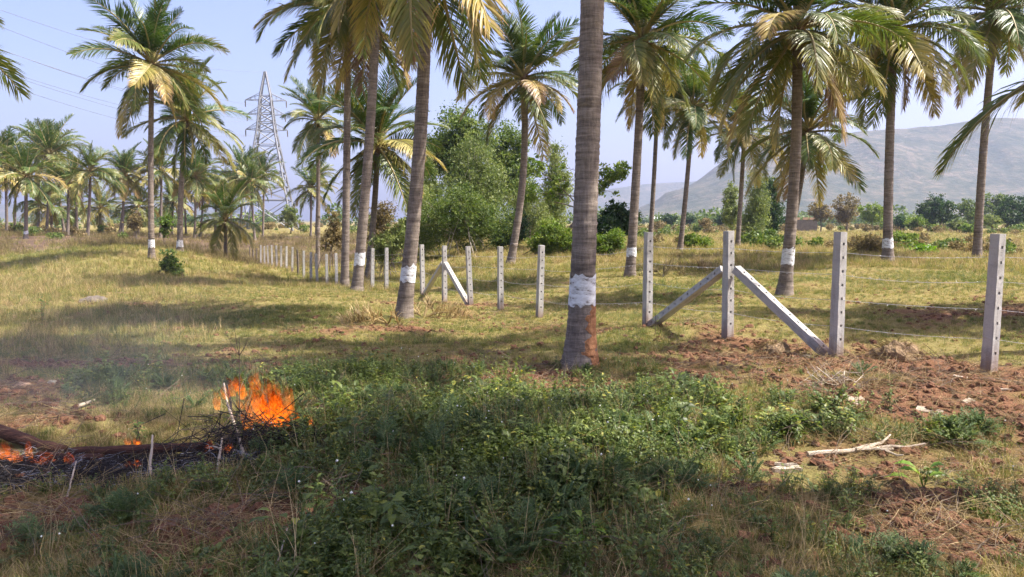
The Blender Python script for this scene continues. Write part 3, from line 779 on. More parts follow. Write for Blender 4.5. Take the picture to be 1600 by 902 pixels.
def brace(a, b, label, lay):
    a = np.array(a); b = np.array(b); v = b - a; L = np.linalg.norm(v)
    me = post_mesh(L, .125, .95, 11, .12)
    me.transform(Matrix.Translation((0, 0, 0)))
    o = obj('fence_brace', me)
    z = Vector(v / L); x = Vector(lay) - z * Vector(lay).dot(z); x.normalize(); y = z.cross(x)
    o.matrix_world = Matrix(((x[0], y[0], z[0], a[0]), (x[1], y[1], z[1], a[1]), (x[2], y[2], z[2], a[2]), (0, 0, 0, 1)))
    tag(o, label, 'brace', 'concrete braces of the fence')
def mid(i, j, f, up, ox=0, oy=0):
    p = np.array(post_pts[i]) * (1 - f) + np.array(post_pts[j]) * f
    p[2] = gz(p[0], p[1]) + up
    return p + np.array((ox, oy, 0))
brace(mid(2, 1, .93, .02), mid(2, 1, .07, 1.12), 'sunlit white concrete brace sloping down from the corner post', (0, 0, 1))
brace(mid(2, 3, .95, .02), mid(2, 3, .06, 1.06), 'shaded grey concrete brace tied with pale straw', (1, 0, 0))
brace(mid(8, 7, .93, .02), mid(8, 7, .05, 1.18), 'bright brace leaning on the far propped post', (0, 0, 1))
brace(mid(8, 9, .93, .02), mid(8, 9, .05, 1.18), 'dark brace leaning on the far propped post', (1, 0, 0))
def strand(hgt, label, seed):
    r = np.random.default_rng(seed); mb = MB()
    P = [np.array(post_pts[0]) + (1.9, -1.5, 0)] + [np.array(p) for p in post_pts]
    P[0][2] = gz(P[0][0], P[0][1])
    for i in range(len(P) - 1):
        a, b = P[i] + (0, 0, hgt), P[i + 1] + (0, 0, hgt)
        n = 9 if i < 6 else 4; t = np.linspace(0, 1, n)
        pts = a[None] * (1 - t)[:, None] + b[None] * t[:, None]
        pts[:, 2] -= .05 * 4 * t * (1 - t) * r.uniform(.2, 1.3)
        mb.tube(pts, .0026, 4, cap=False)
        if i < 9:
            L = np.linalg.norm(b - a)
            for s in np.arange(.06, L, .11):
                q = a + (b - a) * s / L; q[2] -= .05 * 4 * (s / L) * (1 - s / L) * .7
                dv = r.normal(0, 1, 3); dv /= np.linalg.norm(dv)
                mb.tube([q - dv * .017, q + dv * .017], .0024, 3, cap=False)
    tag(obj('barbed_wire', mb.mesh('barbed_wire', M['wire'])), label, 'wire', 'barbed wire strands of the fence')
for h_, l_ in ((.42, 'lowest barbed wire strand threaded along the fence posts'), (.78, 'second barbed wire strand up from the ground along the posts'), (1.12, 'third barbed wire strand up from the ground along the posts'), (1.42, 'topmost barbed wire strand along the fence posts')):
    strand(h_, l_, int(h_ * 100))
# old wooden stakes where the concrete fence ends
for i, (px, py, d, hh, lab) in enumerate([(466, 437, 49.5, 1.65, 'dark wooden stake standing among the small concrete posts'), (401, 410, 74, 1.3, 'brown wooden stake just past the last concrete post'), (396, 408, 77, 1.2, 'brown wooden stake second past the last concrete post'), (391, 406, 80, 1.2, 'brown wooden stake third past the last concrete post')]):
    p = at(px, py, d); mb = MB()
    mb.tube([(0, 0, -.2), (.01, .02, hh * .5), (-.01, 0, hh)], [.08, .075, .06], 7)
    tag(obj('wooden_stake', mb.mesh('wooden_stake', M['bark']), None, (p[0], p[1], gz(p[0], p[1])), (0, .03 * (i % 2), i)), lab, 'stake', 'old wooden stakes')

#PART3
# ------------------------------------------------------------------ broadleaf trees and shrubs
def leaf_cloud(C, size, r, asp=.42, droop=0.0, tone=None):
    """diamond leaves at points C, random aim (droop 1 = hanging)"""
    n = len(C)
    d = r.normal(0, 1, (n, 3)); d[:, 2] = d[:, 2] * (1 - .6 * droop) - droop * 1.6
    d /= np.linalg.norm(d, axis=1)[:, None]
    u = r.normal(0, 1, (n, 3)); s = np.cross(d, u); s /= np.linalg.norm(s, axis=1)[:, None]
    L = size * r.uniform(.6, 1.35, n)[:, None]; w = L * asp
    nn = np.cross(d, s) * w * .25
    V = np.stack([C - d * L * .5, C - s * w * .5 + nn, C + d * L * .5, C + s * w * .5 + nn], 1).reshape(-1, 3)
    F = np.arange(n * 4).reshape(-1, 4)
    t = np.repeat(r.random(n) if tone is None else tone, 4)
    return V, F, t
def tree(name, label, cat, base, H, blobs_, nleaf, lsize, lmat, bark='bark', seed=1, stems=1, droop=0., tr=.12, group=None, open_=0.0, limbs=9, asp=.42, clump=.25, spread=.3):
    """blobs_: crown ellipsoids (x, z, rx, rz[, ry]) relative to the foot, in metres"""
    r = np.random.default_rng(seed)
    bx, by = base; bz = gz(bx, by) - .05
    t = thing(name, label, cat, (bx, by, bz), 0, group)
    B = []
    for b in blobs_:
        x, z, rx, rz = b[:4]; ry = b[4] if len(b) > 4 else rx
        B.append((np.array((x, r.uniform(-.3, .3) * ry, z)), np.array((rx, ry, rz))))
    wts = np.array([np.prod(b[1]) ** .8 for b in B]); wts /= wts.sum()
    mb = MB(); ends = []; nleaf = int(nleaf * 1.6); lsize = lsize * 1.15
    for s in range(stems):
        foot = np.array((r.normal(0, spread) * (stems > 1), r.normal(0, spread) * (stems > 1), 0))
        c0, r0 = B[r.choice(len(B), p=wts)] if stems > 1 else B[int(np.argmax(wts))]
        tip = c0 + r0 * (r.normal(0, .2), r.normal(0, .2), .55)
        tt = np.linspace(0, 1, 9)
        wob = np.cumsum(r.normal(0, .03 * H, (9, 3)), 0) * (tt * (1 - tt) * 2)[:, None]; wob[:, 2] *= .2
        P = foot[None] * (1 - tt)[:, None] + tip[None] * tt[:, None] + wob
        R0 = tr * (1 if stems == 1 else r.uniform(.35, .8))
        mb.tube(P, R0 * (1 - .85 * tt) + .008, 7)
        ends.append(P[-1])
        nl = limbs if stems == 1 else max(2, limbs // stems + 1)
        for k in range(nl):
            i = r.integers(3, 8); p0 = P[i]
            c, rr = B[r.choice(len(B), p=wts)]
            v = r.normal(0, 1, 3); v /= np.linalg.norm(v)
            p3 = c + rr * v * r.uniform(.55, .95)
            p1 = p0 * .6 + p3 * .4 + (0, 0, .1 * np.linalg.norm(p3 - p0)) + r.normal(0, .05, 3)
            q = np.linspace(0, 1, 7)[:, None]
            Q = (1 - q) ** 2 * p0 + 2 * q * (1 - q) * p1 + q * q * p3
            ra = R0 * (1 - .85 * i / 8) * .6
            mb.tube(Q, ra * (1 - .85 * q[:, 0]) + .005, 5)
            ends.append(Q[-1]); ends.append(Q[4])
            for _ in range(3):
                j = r.integers(2, 6); v = r.normal(0, 1, 3) * rr * .35
                e = Q[j] + v
                mb.tube([Q[j], Q[j] + v * .5 + (0, 0, .06), e], [ra * .35 + .004, ra * .2 + .004, .003], 4)
                ends.append(e)
    obj('trunk', mb.mesh('trunk', M[bark], True), t)
    # leaf clumps: twig ends plus points spread through the crown
    nc = max(12, int(nleaf / 75))
    cc = list(ends)
    while len(cc) < nc + len(ends):
        c, rr = B[r.choice(len(B), p=wts)]
        v = r.normal(0, 1, 3); v /= np.linalg.norm(v); q = r.random() ** (.42)
        if r.random() < open_: continue
        cc.append(c + rr * v * q)
    cc = np.array(cc)
    m = max(1, int(nleaf / len(cc)))
    rad = np.mean([b[1].mean() for b in B])
    C = np.repeat(cc, m, 0) + r.normal(0, 1, (len(cc) * m, 3)) * rad * clump * np.repeat(r.uniform(.3, 1, len(cc)), m)[:, None] * (1, 1, .75 + .5 * droop)
    tone = np.clip(np.repeat(r.normal(.45, .16, len(cc)), m) + r.normal(0, .2, len(C)), 0, 1)
    C = C[C[:, 2] > .05]; tone = tone[:len(C)]
    V, F, tn = leaf_cloud(C, lsize, r, asp, droop, tone)
    obj('crown', mesh('crown', V, F, M[lmat], tn), t)
    return t
def tree_px(name, label, cat, px, d, boxes, nleaf, lsize, lmat, **kw):
    """boxes: crown ellipses in photo pixels (cx, cy, half width, half height)"""
    x = at(px, 400, d)[0]; g = gz(x, d); k = d / FPX
    bl_ = []
    for cx, cyy, hw, hh in boxes:
        p = at(cx, cyy, d); bl_.append((p[0] - x, p[2] - g, hw * k, hh * k))
    H = max(b[1] + b[3] for b in bl_)
    return tree(name, label, cat, (x, d), H, bl_, nleaf, lsize, lmat, **kw)

tree_px('broadleaf_tree', 'tall rounded green tree topping the thicket behind the fence', 'tree', 715, 64, [(716, 205, 42, 36), (690, 230, 24, 22), (745, 215, 28, 34), (715, 250, 50, 34)], 11000, .24, 'tree_mid', seed=1, tr=.2)
tree_px('willowy_tree', 'pale willowy tree at the heart of the thicket', 'tree', 742, 55, [(738, 245, 32, 38), (728, 295, 44, 40), (765, 290, 30, 45), (755, 335, 40, 35)], 13000, .2, 'tree_pale', seed=2, tr=.12, droop=.55, stems=4, asp=.28, limbs=18, bark='bark_pale')
tree_px('willowy_tree', 'narrow pale tree just past the dark leaning trunk', 'tree', 668, 57, [(664, 260, 14, 34), (672, 310, 24, 40), (660, 345, 26, 30)], 7000, .2, 'tree_pale', seed=3, tr=.1, droop=.5, stems=3, asp=.3, limbs=12)
tree_px('broadleaf_tree', 'dense green tree behind the curving palm', 'tree', 795, 67, [(795, 225, 30, 34), (780, 265, 36, 38), (812, 285, 26, 44)], 9000, .24, 'tree_mid', seed=4, tr=.18)
tree_px('bushy_thicket', 'dense leafy thicket with thin pale stems behind the fence', 'thicket', 715, 48, [(690, 345, 38, 38), (740, 350, 40, 36), (775, 345, 30, 34), (715, 320, 40, 30), (660, 365, 22, 24)], 15000, .15, 'tree_mid', seed=5, stems=9, spread=1.2, tr=.05, droop=.3, asp=.3, limbs=30, bark='bark_pale')
tree_px('bushy_thicket', 'dark low thicket between curving palm and leafy thicket', 'thicket', 790, 50, [(785, 368, 22, 22), (808, 355, 18, 26)], 5000, .15, 'tree_dark', seed=6, stems=5, spread=.6, tr=.04, limbs=14)
tree_px('slender_tree', 'slender upright green tree beside the big palm trunk', 'tree', 872, 60, [(866, 250, 17, 30), (872, 290, 24, 36), (868, 330, 24, 28)], 7500, .2, 'tree_pale', seed=7, tr=.09, droop=.5, asp=.28, stems=3, limbs=14)
tree_px('open_tree', 'open tree of dark crooked limbs with sprays of leaves', 'tree', 862, 50, [(835, 262, 20, 20), (828, 300, 18, 14), (950, 272, 30, 9), (975, 258, 16, 6), (935, 258, 10, 6), (850, 240, 14, 12)], 2600, .2, 'tree_lime', seed=8, tr=.13, limbs=16, clump=.28, open_=.3)
tree_px('bushy_thicket', 'yellow green bushes below the slender tree', 'thicket', 868, 42, [(858, 365, 24, 24), (885, 375, 22, 20), (845, 385, 18, 14)], 7000, .13, 'tree_lime', seed=9, stems=7, spread=.7, tr=.035, limbs=20)
tree_px('dark_bush', 'dark green leaning bush beside the heavy crowned palm', 'bush', 958, 44, [(962, 335, 18, 22), (950, 355, 20, 20), (985, 345, 14, 20)], 6500, .17, 'tree_dark', seed=10, stems=4, spread=.3, tr=.05, limbs=14, droop=.3)
tree_px('yellow_bush', 'yellow green bush at the feet of the dark leaning bush', 'bush', 945, 40, [(938, 380, 22, 14), (962, 372, 16, 16)], 4500, .12, 'tree_lime', seed=11, stems=6, spread=.5, tr=.03, limbs=14)
tree_px('dry_bush', 'leafless brown bush between the paired trunks and dark leaning palm', 'bush', 590, 48, [(600, 335, 22, 24), (585, 360, 24, 22)], 2600, .13, 'tree_dry', seed=12, stems=7, spread=.6, tr=.04, limbs=26, open_=.3)
tree_px('green_bush', 'olive bush behind the fence beside the paired trunks', 'bush', 608, 42, [(606, 378, 26, 20), (628, 362, 14, 22), (592, 392, 14, 12)], 4200, .12, 'tree_pale', seed=13, stems=6, spread=.6, tr=.03, limbs=18)
tree_px('green_bush', 'grey green bush against the foot of the plain grey palm', 'bush', 522, 52, [(522, 350, 10, 26), (512, 376, 14, 16), (530, 372, 10, 18)], 2000, .14, 'tree_dry', seed=14, stems=4, spread=.4, tr=.04, limbs=12, open_=.2)
tree_px('eucalyptus_tree', 'tall slender eucalyptus beside an unpainted palm', 'tree', 1178, 80, [(1180, 285, 13, 26), (1184, 325, 20, 36), (1176, 352, 22, 22)], 6500, .26, 'tree_pale', seed=15, tr=.13, droop=.6, asp=.26, limbs=18, bark='bark_pale')
tree_px('eucalyptus_tree', 'smaller eucalyptus with a rounded pale crown', 'tree', 1145, 96, [(1143, 300, 10, 18), (1141, 330, 14, 22)], 3500, .3, 'tree_pale', seed=16, tr=.12, droop=.5, asp=.28, limbs=12, bark='bark_pale')
tree_px('dark_tree', 'dark narrow tree half hidden by the swollen footed palm', 'tree', 1206, 88, [(1206, 295, 11, 24), (1208, 335, 14, 30)], 4500, .26, 'tree_dark', seed=17, tr=.14, limbs=12)
tree_px('green_bush', 'bright green shrub below the leaning unpainted palm', 'bush', 1085, 50, [(1080, 376, 18, 12), (1098, 382, 16, 9)], 3200, .15, 'tree_lime', seed=18, stems=5, spread=.5, tr=.03, limbs=10)
tree_px('green_bush', 'wide green bush at the foot of the eucalyptus', 'bush', 1185, 60, [(1180, 375, 18, 16), (1203, 372, 12, 18), (1165, 380, 12, 10)], 4200, .17, 'tree_mid', seed=19, stems=5, spread=.6, tr=.03, limbs=12)
tree_px('lime_shrub', 'bright lime leafy shrub alone in the dry grass', 'bush', 1440, 37, [(1440, 393, 20, 12), (1432, 388, 9, 9)], 900, .17, 'lime', seed=20, stems=6, spread=.25, tr=.02, limbs=10, asp=.6)
tree_px('dry_thicket', 'grey brown dry thicket beside the flared palm', 'thicket', 1362, 36, [(1362, 386, 26, 17), (1385, 395, 12, 10)], 3800, .09, 'tree_dry', seed=21, stems=14, spread=.6, tr=.018, limbs=50)
tree_px('yellow_bush', 'low yellow flowered bush behind the lime shrub', 'bush', 1408, 52, [(1405, 369, 18, 8), (1425, 372, 10, 6)], 2200, .12, 'tree_lime', seed=22, stems=6, spread=.6, tr=.02, limbs=8)
tree_px('leafy_sapling', 'leaning leafy sapling in the pale grass near the lone palm', 'sapling', 272, 38, [(262, 400, 10, 14), (268, 416, 14, 14), (278, 432, 11, 10)], 1500, .14, 'tree_mid', seed=23, stems=3, spread=.12, tr=.02, limbs=12, asp=.5)
tree_px('green_bush', 'round green bush across the burnt field between two banded palms', 'bush', 261, 78, [(261, 345, 9, 11), (258, 357, 7, 8)], 1500, .22, 'tree_lime', seed=24, stems=3, tr=.05, limbs=8)
tree_px('dry_bush', 'bare brown bush across the burnt field before the grove', 'bush', 214, 82, [(213, 342, 13, 10), (213, 352, 10, 8)], 1200, .18, 'tree_dry', seed=25, stems=5, tr=.05, limbs=16)
tree_px('green_bush', 'grey green tree showing through the pylon legs', 'tree', 455, 150, [(455, 333, 12, 14), (448, 344, 12, 10)], 1500, .4, 'tree_pale', seed=26, tr=.15, limbs=8)
tree_px('bushy_thicket', 'loose green scrub trees between the curving palm and big trunk', 'thicket', 838, 56, [(832, 335, 22, 40), (850, 360, 26, 30), (815, 320, 16, 34)], 7000, .16, 'tree_pale', seed=27, stems=7, spread=.9, tr=.05, droop=.4, asp=.3, limbs=24, open_=.2, bark='bark_pale')
tree_px('bushy_thicket', 'yellow green scrub just past the dark leaning palm foot', 'thicket', 655, 50, [(655, 330, 20, 44), (640, 370, 18, 26), (672, 372, 18, 22)], 6500, .16, 'tree_pale', seed=28, stems=7, spread=.8, tr=.05, droop=.4, asp=.3, limbs=24, open_=.2, bark='bark_pale')
# trees along the far side of the field
FAR = [(1322, 150, [(1322, 322, 19, 20), (1322, 338, 16, 10)], 'tree_dry', 'grey leafless round tree at the foot of the hill', 2600, .3), (1281, 155, [(1281, 328, 17, 13), (1285, 338, 16, 9)], 'tree_dry', 'low brown tree behind the unfinished walls', 2200, .32),
       (1362, 160, [(1362, 330, 20, 14), (1362, 340, 16, 8)], 'tree_lime', 'round lime green tree at the foot of the hill', 2600, .32), (1465, 140, [(1465, 328, 26, 20), (1452, 340, 16, 12), (1482, 342, 14, 10)], 'tree_dark', 'large dark round tree on the far side of the field', 5000, .3),
       (1408, 145, [(1408, 347, 16, 9)], 'tree_dark', 'small dark bush beside the round dark tree', 1600, .28), (1435, 138, [(1432, 347, 15, 9)], 'tree_lime', 'small lime bush touching the round dark tree', 1400, .28),
       (1512, 170, [(1512, 328, 14, 18)], 'tree_mid', 'green tree half hidden by the curved trunk palm', 2200, .34), (1550, 190, [(1548, 318, 16, 22), (1570, 325, 14, 18)], 'tree_mid', 'hazy tall trees beyond the end fence post', 2600, .4),
       (1588, 135, [(1590, 328, 24, 22), (1575, 342, 18, 12)], 'tree_dark', 'dark leafy tree behind the end fence post', 4500, .3), (1548, 130, [(1545, 343, 14, 8)], 'tree_pale', 'pale low bush before the hazy trees', 1500, .26),
       (1500, 128, [(1498, 350, 14, 8)], 'tree_pale', 'grey green low bush right of the round dark tree', 1500, .26), (1512, 118, [(1512, 356, 11, 6)], 'tree_lime', 'small bright bush before the curved trunk palm', 1200, .24),
       (1048, 200, [(1046, 342, 12, 7)], 'tree_dark', 'dark round bush beyond the thin palm trunk', 1500, .34), (1077, 205, [(1077, 344, 11, 9)], 'tree_dark', 'dark round bush beyond the leaning unpainted palm', 1500, .34),
       (1102, 140, [(1101, 348, 12, 9), (1100, 356, 7, 5)], 'tree_dry', 'orange brown round tree in the far field', 1500, .24), (1130, 190, [(1130, 344, 14, 8)], 'tree_dark', 'dark trees left of the small eucalyptus', 1600, .36), (1030, 150, [(1028, 352, 12, 6)], 'tree_dry', 'low dry bush past the thin palm trunk', 1000, .26)]
for i, (px, d, bx, mt, lab, n, ls) in enumerate(FAR):
    tree_px('field_tree' if bx[0][3] > 9 else 'field_bush', lab, 'tree' if bx[0][3] > 9 else 'bush', px, d, bx, n, ls, mt, seed=200 + i, tr=.16, limbs=12, stems=1 if bx[0][3] > 9 else 3, clump=.22, asp=.55)
# the wood that edges the field below the hill reads as one mass
def far_wood():
    r = np.random.default_rng(77); C = []; T = []
    for k in range(330):
        px = r.uniform(905, 2200) if k < 230 else r.uniform(-500, 700); d = r.uniform(230, 620)
        p = at(px, 345, d); x = p[0]; z = gz(x, d)
        h = r.uniform(3, 7.5) * (1.25 if r.random() < .2 else 1); w = h * r.uniform(.45, .9)
        n = 150; v = r.normal(0, 1, (n, 3)); v /= np.linalg.norm(v, axis=1)[:, None]
        q = r.random(n) ** .4
        C.append(np.array((x, d, z + h * .52)) + v * q[:, None] * (w, w, h * .55)); T.append(np.clip(r.normal(.2 + .6 * r.random(), .15, n), 0, 1))
    V, F, t = leaf_cloud(np.concatenate(C), 1.25, r, .7, 0, np.concatenate(T))
    tag(obj('distant_woods', mesh('distant_woods', V, F, M['tree_mid'], t)), 'belt of hazy low trees edging the far fields', 'woods', kind='stuff')
far_wood()

#PART4
# ------------------------------------------------------------------ grass and weeds (nobody could count them)
PROTO = {}
def proto(kind, me):
    PROTO.setdefault(kind, []).append(me)
def tuft(n, h, w, lean, rad, r, tone=(.5, .2), seg=3):
    mb = MB()
    for k in range(n):
        a = r.uniform(0, 6.28); q = rad * math.sqrt(r.random())
        mb.blade((q * math.cos(a), q * math.sin(a), -.01), a + r.normal(0, .9), h * r.uniform(.45, 1.15), abs(r.normal(lean, .35)), w * r.uniform(.7, 1.3), seg, float(np.clip(r.normal(*tone), 0, 1)))
    return mb
def leafy(r, h, nstem, nl, ll, lw, spread=.5, mat='weed', flower=None, nfl=0):
    mb = MB()
    for s in range(nstem):
        a = r.uniform(0, 6.28); ln = abs(r.normal(spread, .25)); hh = h * r.uniform(.55, 1.1)
        tip = np.array((math.cos(a) * math.sin(ln), math.sin(a) * math.sin(ln), math.cos(ln))) * hh
        p0 = np.array((r.normal(0, .02), r.normal(0, .02), -.01)); q = np.linspace(0, 1, 5)[:, None]
        P = p0 + (tip - p0) * q + np.array((0, 0, .12 * hh)) * q * (1 - q)
        mb.tube(P, np.linspace(.0028, .001, 5), 3, .55, 0, False)
        for k in range(nl):
            t = r.uniform(.2, 1); p = p0 + (tip - p0) * t + np.array((0, 0, .12 * hh)) * t * (1 - t)
            b = a + k * 2.4 + r.normal(0, .4)
            d = np.array((math.cos(b), math.sin(b), r.uniform(-.1, .7)))
            s_ = r.uniform(.6, 1.15) * (1.1 - .4 * t)
            mb.leaf(p, d, ll * s_, lw * s_, droop=r.uniform(.1, .5), tone=float(np.clip(r.normal(.45, .2) + (.5 if r.random() < .03 else 0), 0, 1)))
        if flower is not None and r.random() < nfl:
            c = tip + (0, 0, .015); v = np.array([(1, 0, 0), (-1, 0, 0), (0, 1, 0), (0, -1, 0), (0, 0, 1), (0, 0, -1)]) * .008
            mb.add(c + v, [(0, 2, 4), (2, 1, 4), (1, 3, 4), (3, 0, 4), (2, 0, 5), (1, 2, 5), (3, 1, 5), (0, 3, 5)], .5, 1)
    return mb.mesh('weed', [M[mat], M[flower]] if flower else M[mat])
def feather(r, h, nstem, mat='weed_blue'):
    """a weed of finely cut leaves"""
    mb = MB()
    for s in range(nstem):
        a = r.uniform(0, 6.28); ln = abs(r.normal(.75, .3)); L = h * r.uniform(.6, 1.1)
        d = np.array((math.cos(a) * math.sin(ln), math.sin(a) * math.sin(ln), math.cos(ln)))
        sd = np.array((-math.sin(a), math.cos(a), 0))
        for k in range(9):
            t = .25 + .75 * k / 8; p = d * L * t + np.array((0, 0, -.25 * L * t * t))
            for g in (-1, 1):
                v = sd * g + d * .7 + r.normal(0, .12, 3)
                l_ = L * .3 * math.sin(math.pi * (.15 + .75 * t)); mb.leaf(p, v, l_, l_ * .22, droop=.25, tone=float(np.clip(r.normal(.5, .2), 0, 1)))
                mb.leaf(p + v / np.linalg.norm(v) * l_ * .45, v + d * 1.2, l_ * .5, l_ * .16, droop=.2, tone=.5)
        q = np.linspace(0, 1, 4)[:, None]
        mb.tube(d * L * q + np.array((0, 0, -.25 * L)) * q * q, .0022, 3, .6, 0, False)
    return mb.mesh('weed', M[mat])
pr = np.random.default_rng(5)
for k in range(4): proto('green', tuft(26, .12, .0055, .75, .07, pr, (.45, .2)).mesh('grass_tuft', M['grass_green']))
for k in range(4): proto('olive', tuft(24, .13, .0065, .85, .09, pr, (.5, .28)).mesh('grass_tuft', M['grass_olive']))
for k in range(4): proto('dry', tuft(24, .15, .0042, 1.0, .08, pr, (.5, .25)).mesh('grass_tuft', M['grass_dry']))
for k in range(3): proto('drytall', tuft(26, .5, .012, .65, .2, pr, (.45, .3), 4).mesh('grass_tuft', M['grass_dry']))
for k in range(3): proto('olivetall', tuft(26, .42, .013, .7, .2, pr, (.45, .3), 4).mesh('grass_tuft', M['grass_olive']))
for k in range(4): proto('weed', leafy(pr, .24, 6, 11, .048, .024))
for k in range(2): proto('weed', leafy(pr, .22, 6, 11, .044, .02, flower='flower', nfl=.05))
for k in range(3): proto('mat', leafy(pr, .10, 9, 7, .036, .02, .95))
for k in range(3): proto('broad', leafy(pr, .16, 4, 6, .085, .05, .7))
for k in range(3): proto('bigweed', leafy(pr, .34, 5, 9, .10, .048, .45))
for k in range(3): proto('stalk', tuft(9, .42, .004, .5, .06, pr, (.55, .25), 4).mesh('dry_stalks', M['grass_dry']))
for k in range(3): proto('feather', feather(pr, .30, 11))
for k in range(2): proto('sprig', leafy(pr, .42, 3, 22, .04, .009, .3, 'weed_blue', 'whiteflower', .2))
def wiry(r, n, L, mat, rad=.0016):
    mb = MB()
    for k in range(n):
        a = r.uniform(0, 6.28); p = np.array((r.normal(0, .08), r.normal(0, .08), .005 + .03 * r.random())); pts = [p]
        e = r.uniform(0, .5)
        for j in range(5):
            a += r.normal(0, .35); e -= .12
            p = p + L / 5 * np.array((math.cos(a), math.sin(a), .5 * e)); p[2] = max(p[2], .004); pts.append(p)
        mb.tube(pts, np.linspace(rad, rad * .4, 6), 3, float(r.random()), 0, False)
    return mb.mesh('straw', M[mat])
for k in range(4): proto('straw', wiry(pr, 9, .34, 'grass_dry'))
for k in range(2): proto('twigs', wiry(pr, 5, .5, 'twig', .0028))
for k in range(5): proto('clod', blob_mesh('clod', M['clod'], 900 + k, .05, .045, .035, .6, 8, 6, .4))
for k in range(3): proto('ash', wiry(pr, 16, .16, 'ash', .0045))
for k in range(3): proto('cinder', wiry(pr, 16, .2, 'char', .005))

def scatter(name, label, cat, kinds, X, Y, S, K, tilt=.12, seed=3):
    """one object: copies of the plants in kinds at X, Y with size S; K picks the kind"""
    r = np.random.default_rng(seed)
    n = len(X); Z = hz(X, Y)
    first = {}; meshes = []
    for k in kinds: first[k] = (len(meshes), len(PROTO[k])); meshes += PROTO[k]
    col = bpy.data.collections.new(name + '_kinds')
    for i, me in enumerate(meshes):
        col.objects.link(bpy.data.objects.new(f'{name}_plant.{i:03d}', me))
    st = np.array([first[k][0] for k in kinds]); ct = np.array([first[k][1] for k in kinds])
    pid = st[K] + (r.random(n) * ct[K]).astype(int)
    me = bpy.data.meshes.new(name)
    me.vertices.add(n); me.vertices.foreach_set('co', np.stack([X, Y, Z], 1).astype(np.float32).ravel())
    for nm, ty, val in (('rot', 'FLOAT_VECTOR', np.stack([r.normal(0, tilt, n), r.normal(0, tilt, n), r.uniform(0, 6.28, n)], 1)), ('size', 'FLOAT', S), ('pid', 'INT', pid)):
        a = me.attributes.new(nm, ty, 'POINT')
        a.data.foreach_set('vector' if ty == 'FLOAT_VECTOR' else 'value', np.asarray(val, np.int32 if ty == 'INT' else np.float32).ravel())
    o = obj(name, me)
    ng = bpy.data.node_groups.new(name, 'GeometryNodeTree')
    ng.interface.new_socket('Geometry', in_out='INPUT', socket_type='NodeSocketGeometry')
    ng.interface.new_socket('Geometry', in_out='OUTPUT', socket_type='NodeSocketGeometry')
    gi = ng.nodes.new('NodeGroupInput'); go = ng.nodes.new('NodeGroupOutput')
    ci = ng.nodes.new('GeometryNodeCollectionInfo'); ci.inputs['Collection'].default_value = col
    ci.inputs['Separate Children'].default_value = True; ci.inputs['Reset Children'].default_value = True
    ip = ng.nodes.new('GeometryNodeInstanceOnPoints'); ip.inputs['Pick Instance'].default_value = True
    def named(nm, ty):
        q = ng.nodes.new('GeometryNodeInputNamedAttribute'); q.data_type = ty; q.inputs['Name'].default_value = nm
        return q.outputs['Attribute']
    er = ng.nodes.new('FunctionNodeEulerToRotation')
    L = ng.links.new
    L(named('rot', 'FLOAT_VECTOR'), er.inputs[0]); L(er.outputs[0], ip.inputs['Rotation'])
    L(named('size', 'FLOAT'), ip.inputs['Scale']); L(named('pid', 'INT'), ip.inputs['Instance Index'])
    mp = ng.nodes.new('GeometryNodeMeshToPoints')
    L(gi.outputs[0], mp.inputs['Mesh']); L(mp.outputs[0], ip.inputs['Points'])
    L(ci.outputs[0], ip.inputs['Instance']); L(ip.outputs[0], go.inputs[0])
    md = o.modifiers.new('scatter', 'NODES'); md.node_group = ng
    tag(o, label, cat, kind='stuff')
def field(n, d0, d1, seed, umax=R(43), power=1.0):
    r = np.random.default_rng(seed)
    d = np.sqrt(r.random(n) * (d1 ** 2 - d0 ** 2) + d0 ** 2) if power == 1 else d0 * (d1 / d0) ** r.random(n)
    u = r.uniform(-umax, umax, n)
    return d * np.sin(u), d * np.cos(u), r
# (a) the weeds close to the camera
X, Y, r = field(38000, 1.6, 9.5, 31, R(46))
so, gr, asn = soilmask(X, Y), greenmask(X, Y), ashmask(X, Y)
keep = (r.random(len(X)) > so * 1.5 + .02) & (r.random(len(X)) > asn * 1.6) & (r.random(len(X)) > bl(_clear, X, Y) * 2.2)
X, Y, so, gr = X[keep], Y[keep], so[keep], gr[keep]; d = np.hypot(X, Y)
patch = N1.f(X * 1.3 + 40, Y * 1.3 + 2, 3); patch2 = N2.f(X * 1.1 + 4, Y * 1.1 + 22, 3)
kinds = ['green', 'olive', 'dry', 'weed', 'mat', 'broad', 'feather', 'sprig', 'straw', 'bigweed', 'stalk']
P_ = np.stack([.9 + .5 * gr, .9 * (1 - gr) + .25, 1.4 * (1 - gr) + .55, np.clip(gr * 2.3 * (patch > .44) , 0, 9), np.clip(gr * 2.2 * (patch < .56), 0, 9), .35 * gr * (patch2 > .55), .7 * (patch2 > .62) * gr + .02, .03 + .1 * (patch2 < .4) * gr, .7 + .5 * so, .12 * gr * (patch > .5), .05 + .07 * (patch2 > .5)], 1)
P_ /= P_.sum(1)[:, None]
K = (np.cumsum(P_, 1) < r.random(len(X))[:, None]).sum(1).clip(0, 10)
S = r.uniform(.55, 1.3, len(X)) * (.62 + .5 * gr) * np.where((d > 7) , .85, 1.0)
scatter('foreground_weeds', 'tangle of low weeds and grass covering the near bank', 'weeds', kinds, X, Y, S, K, .18, 32)
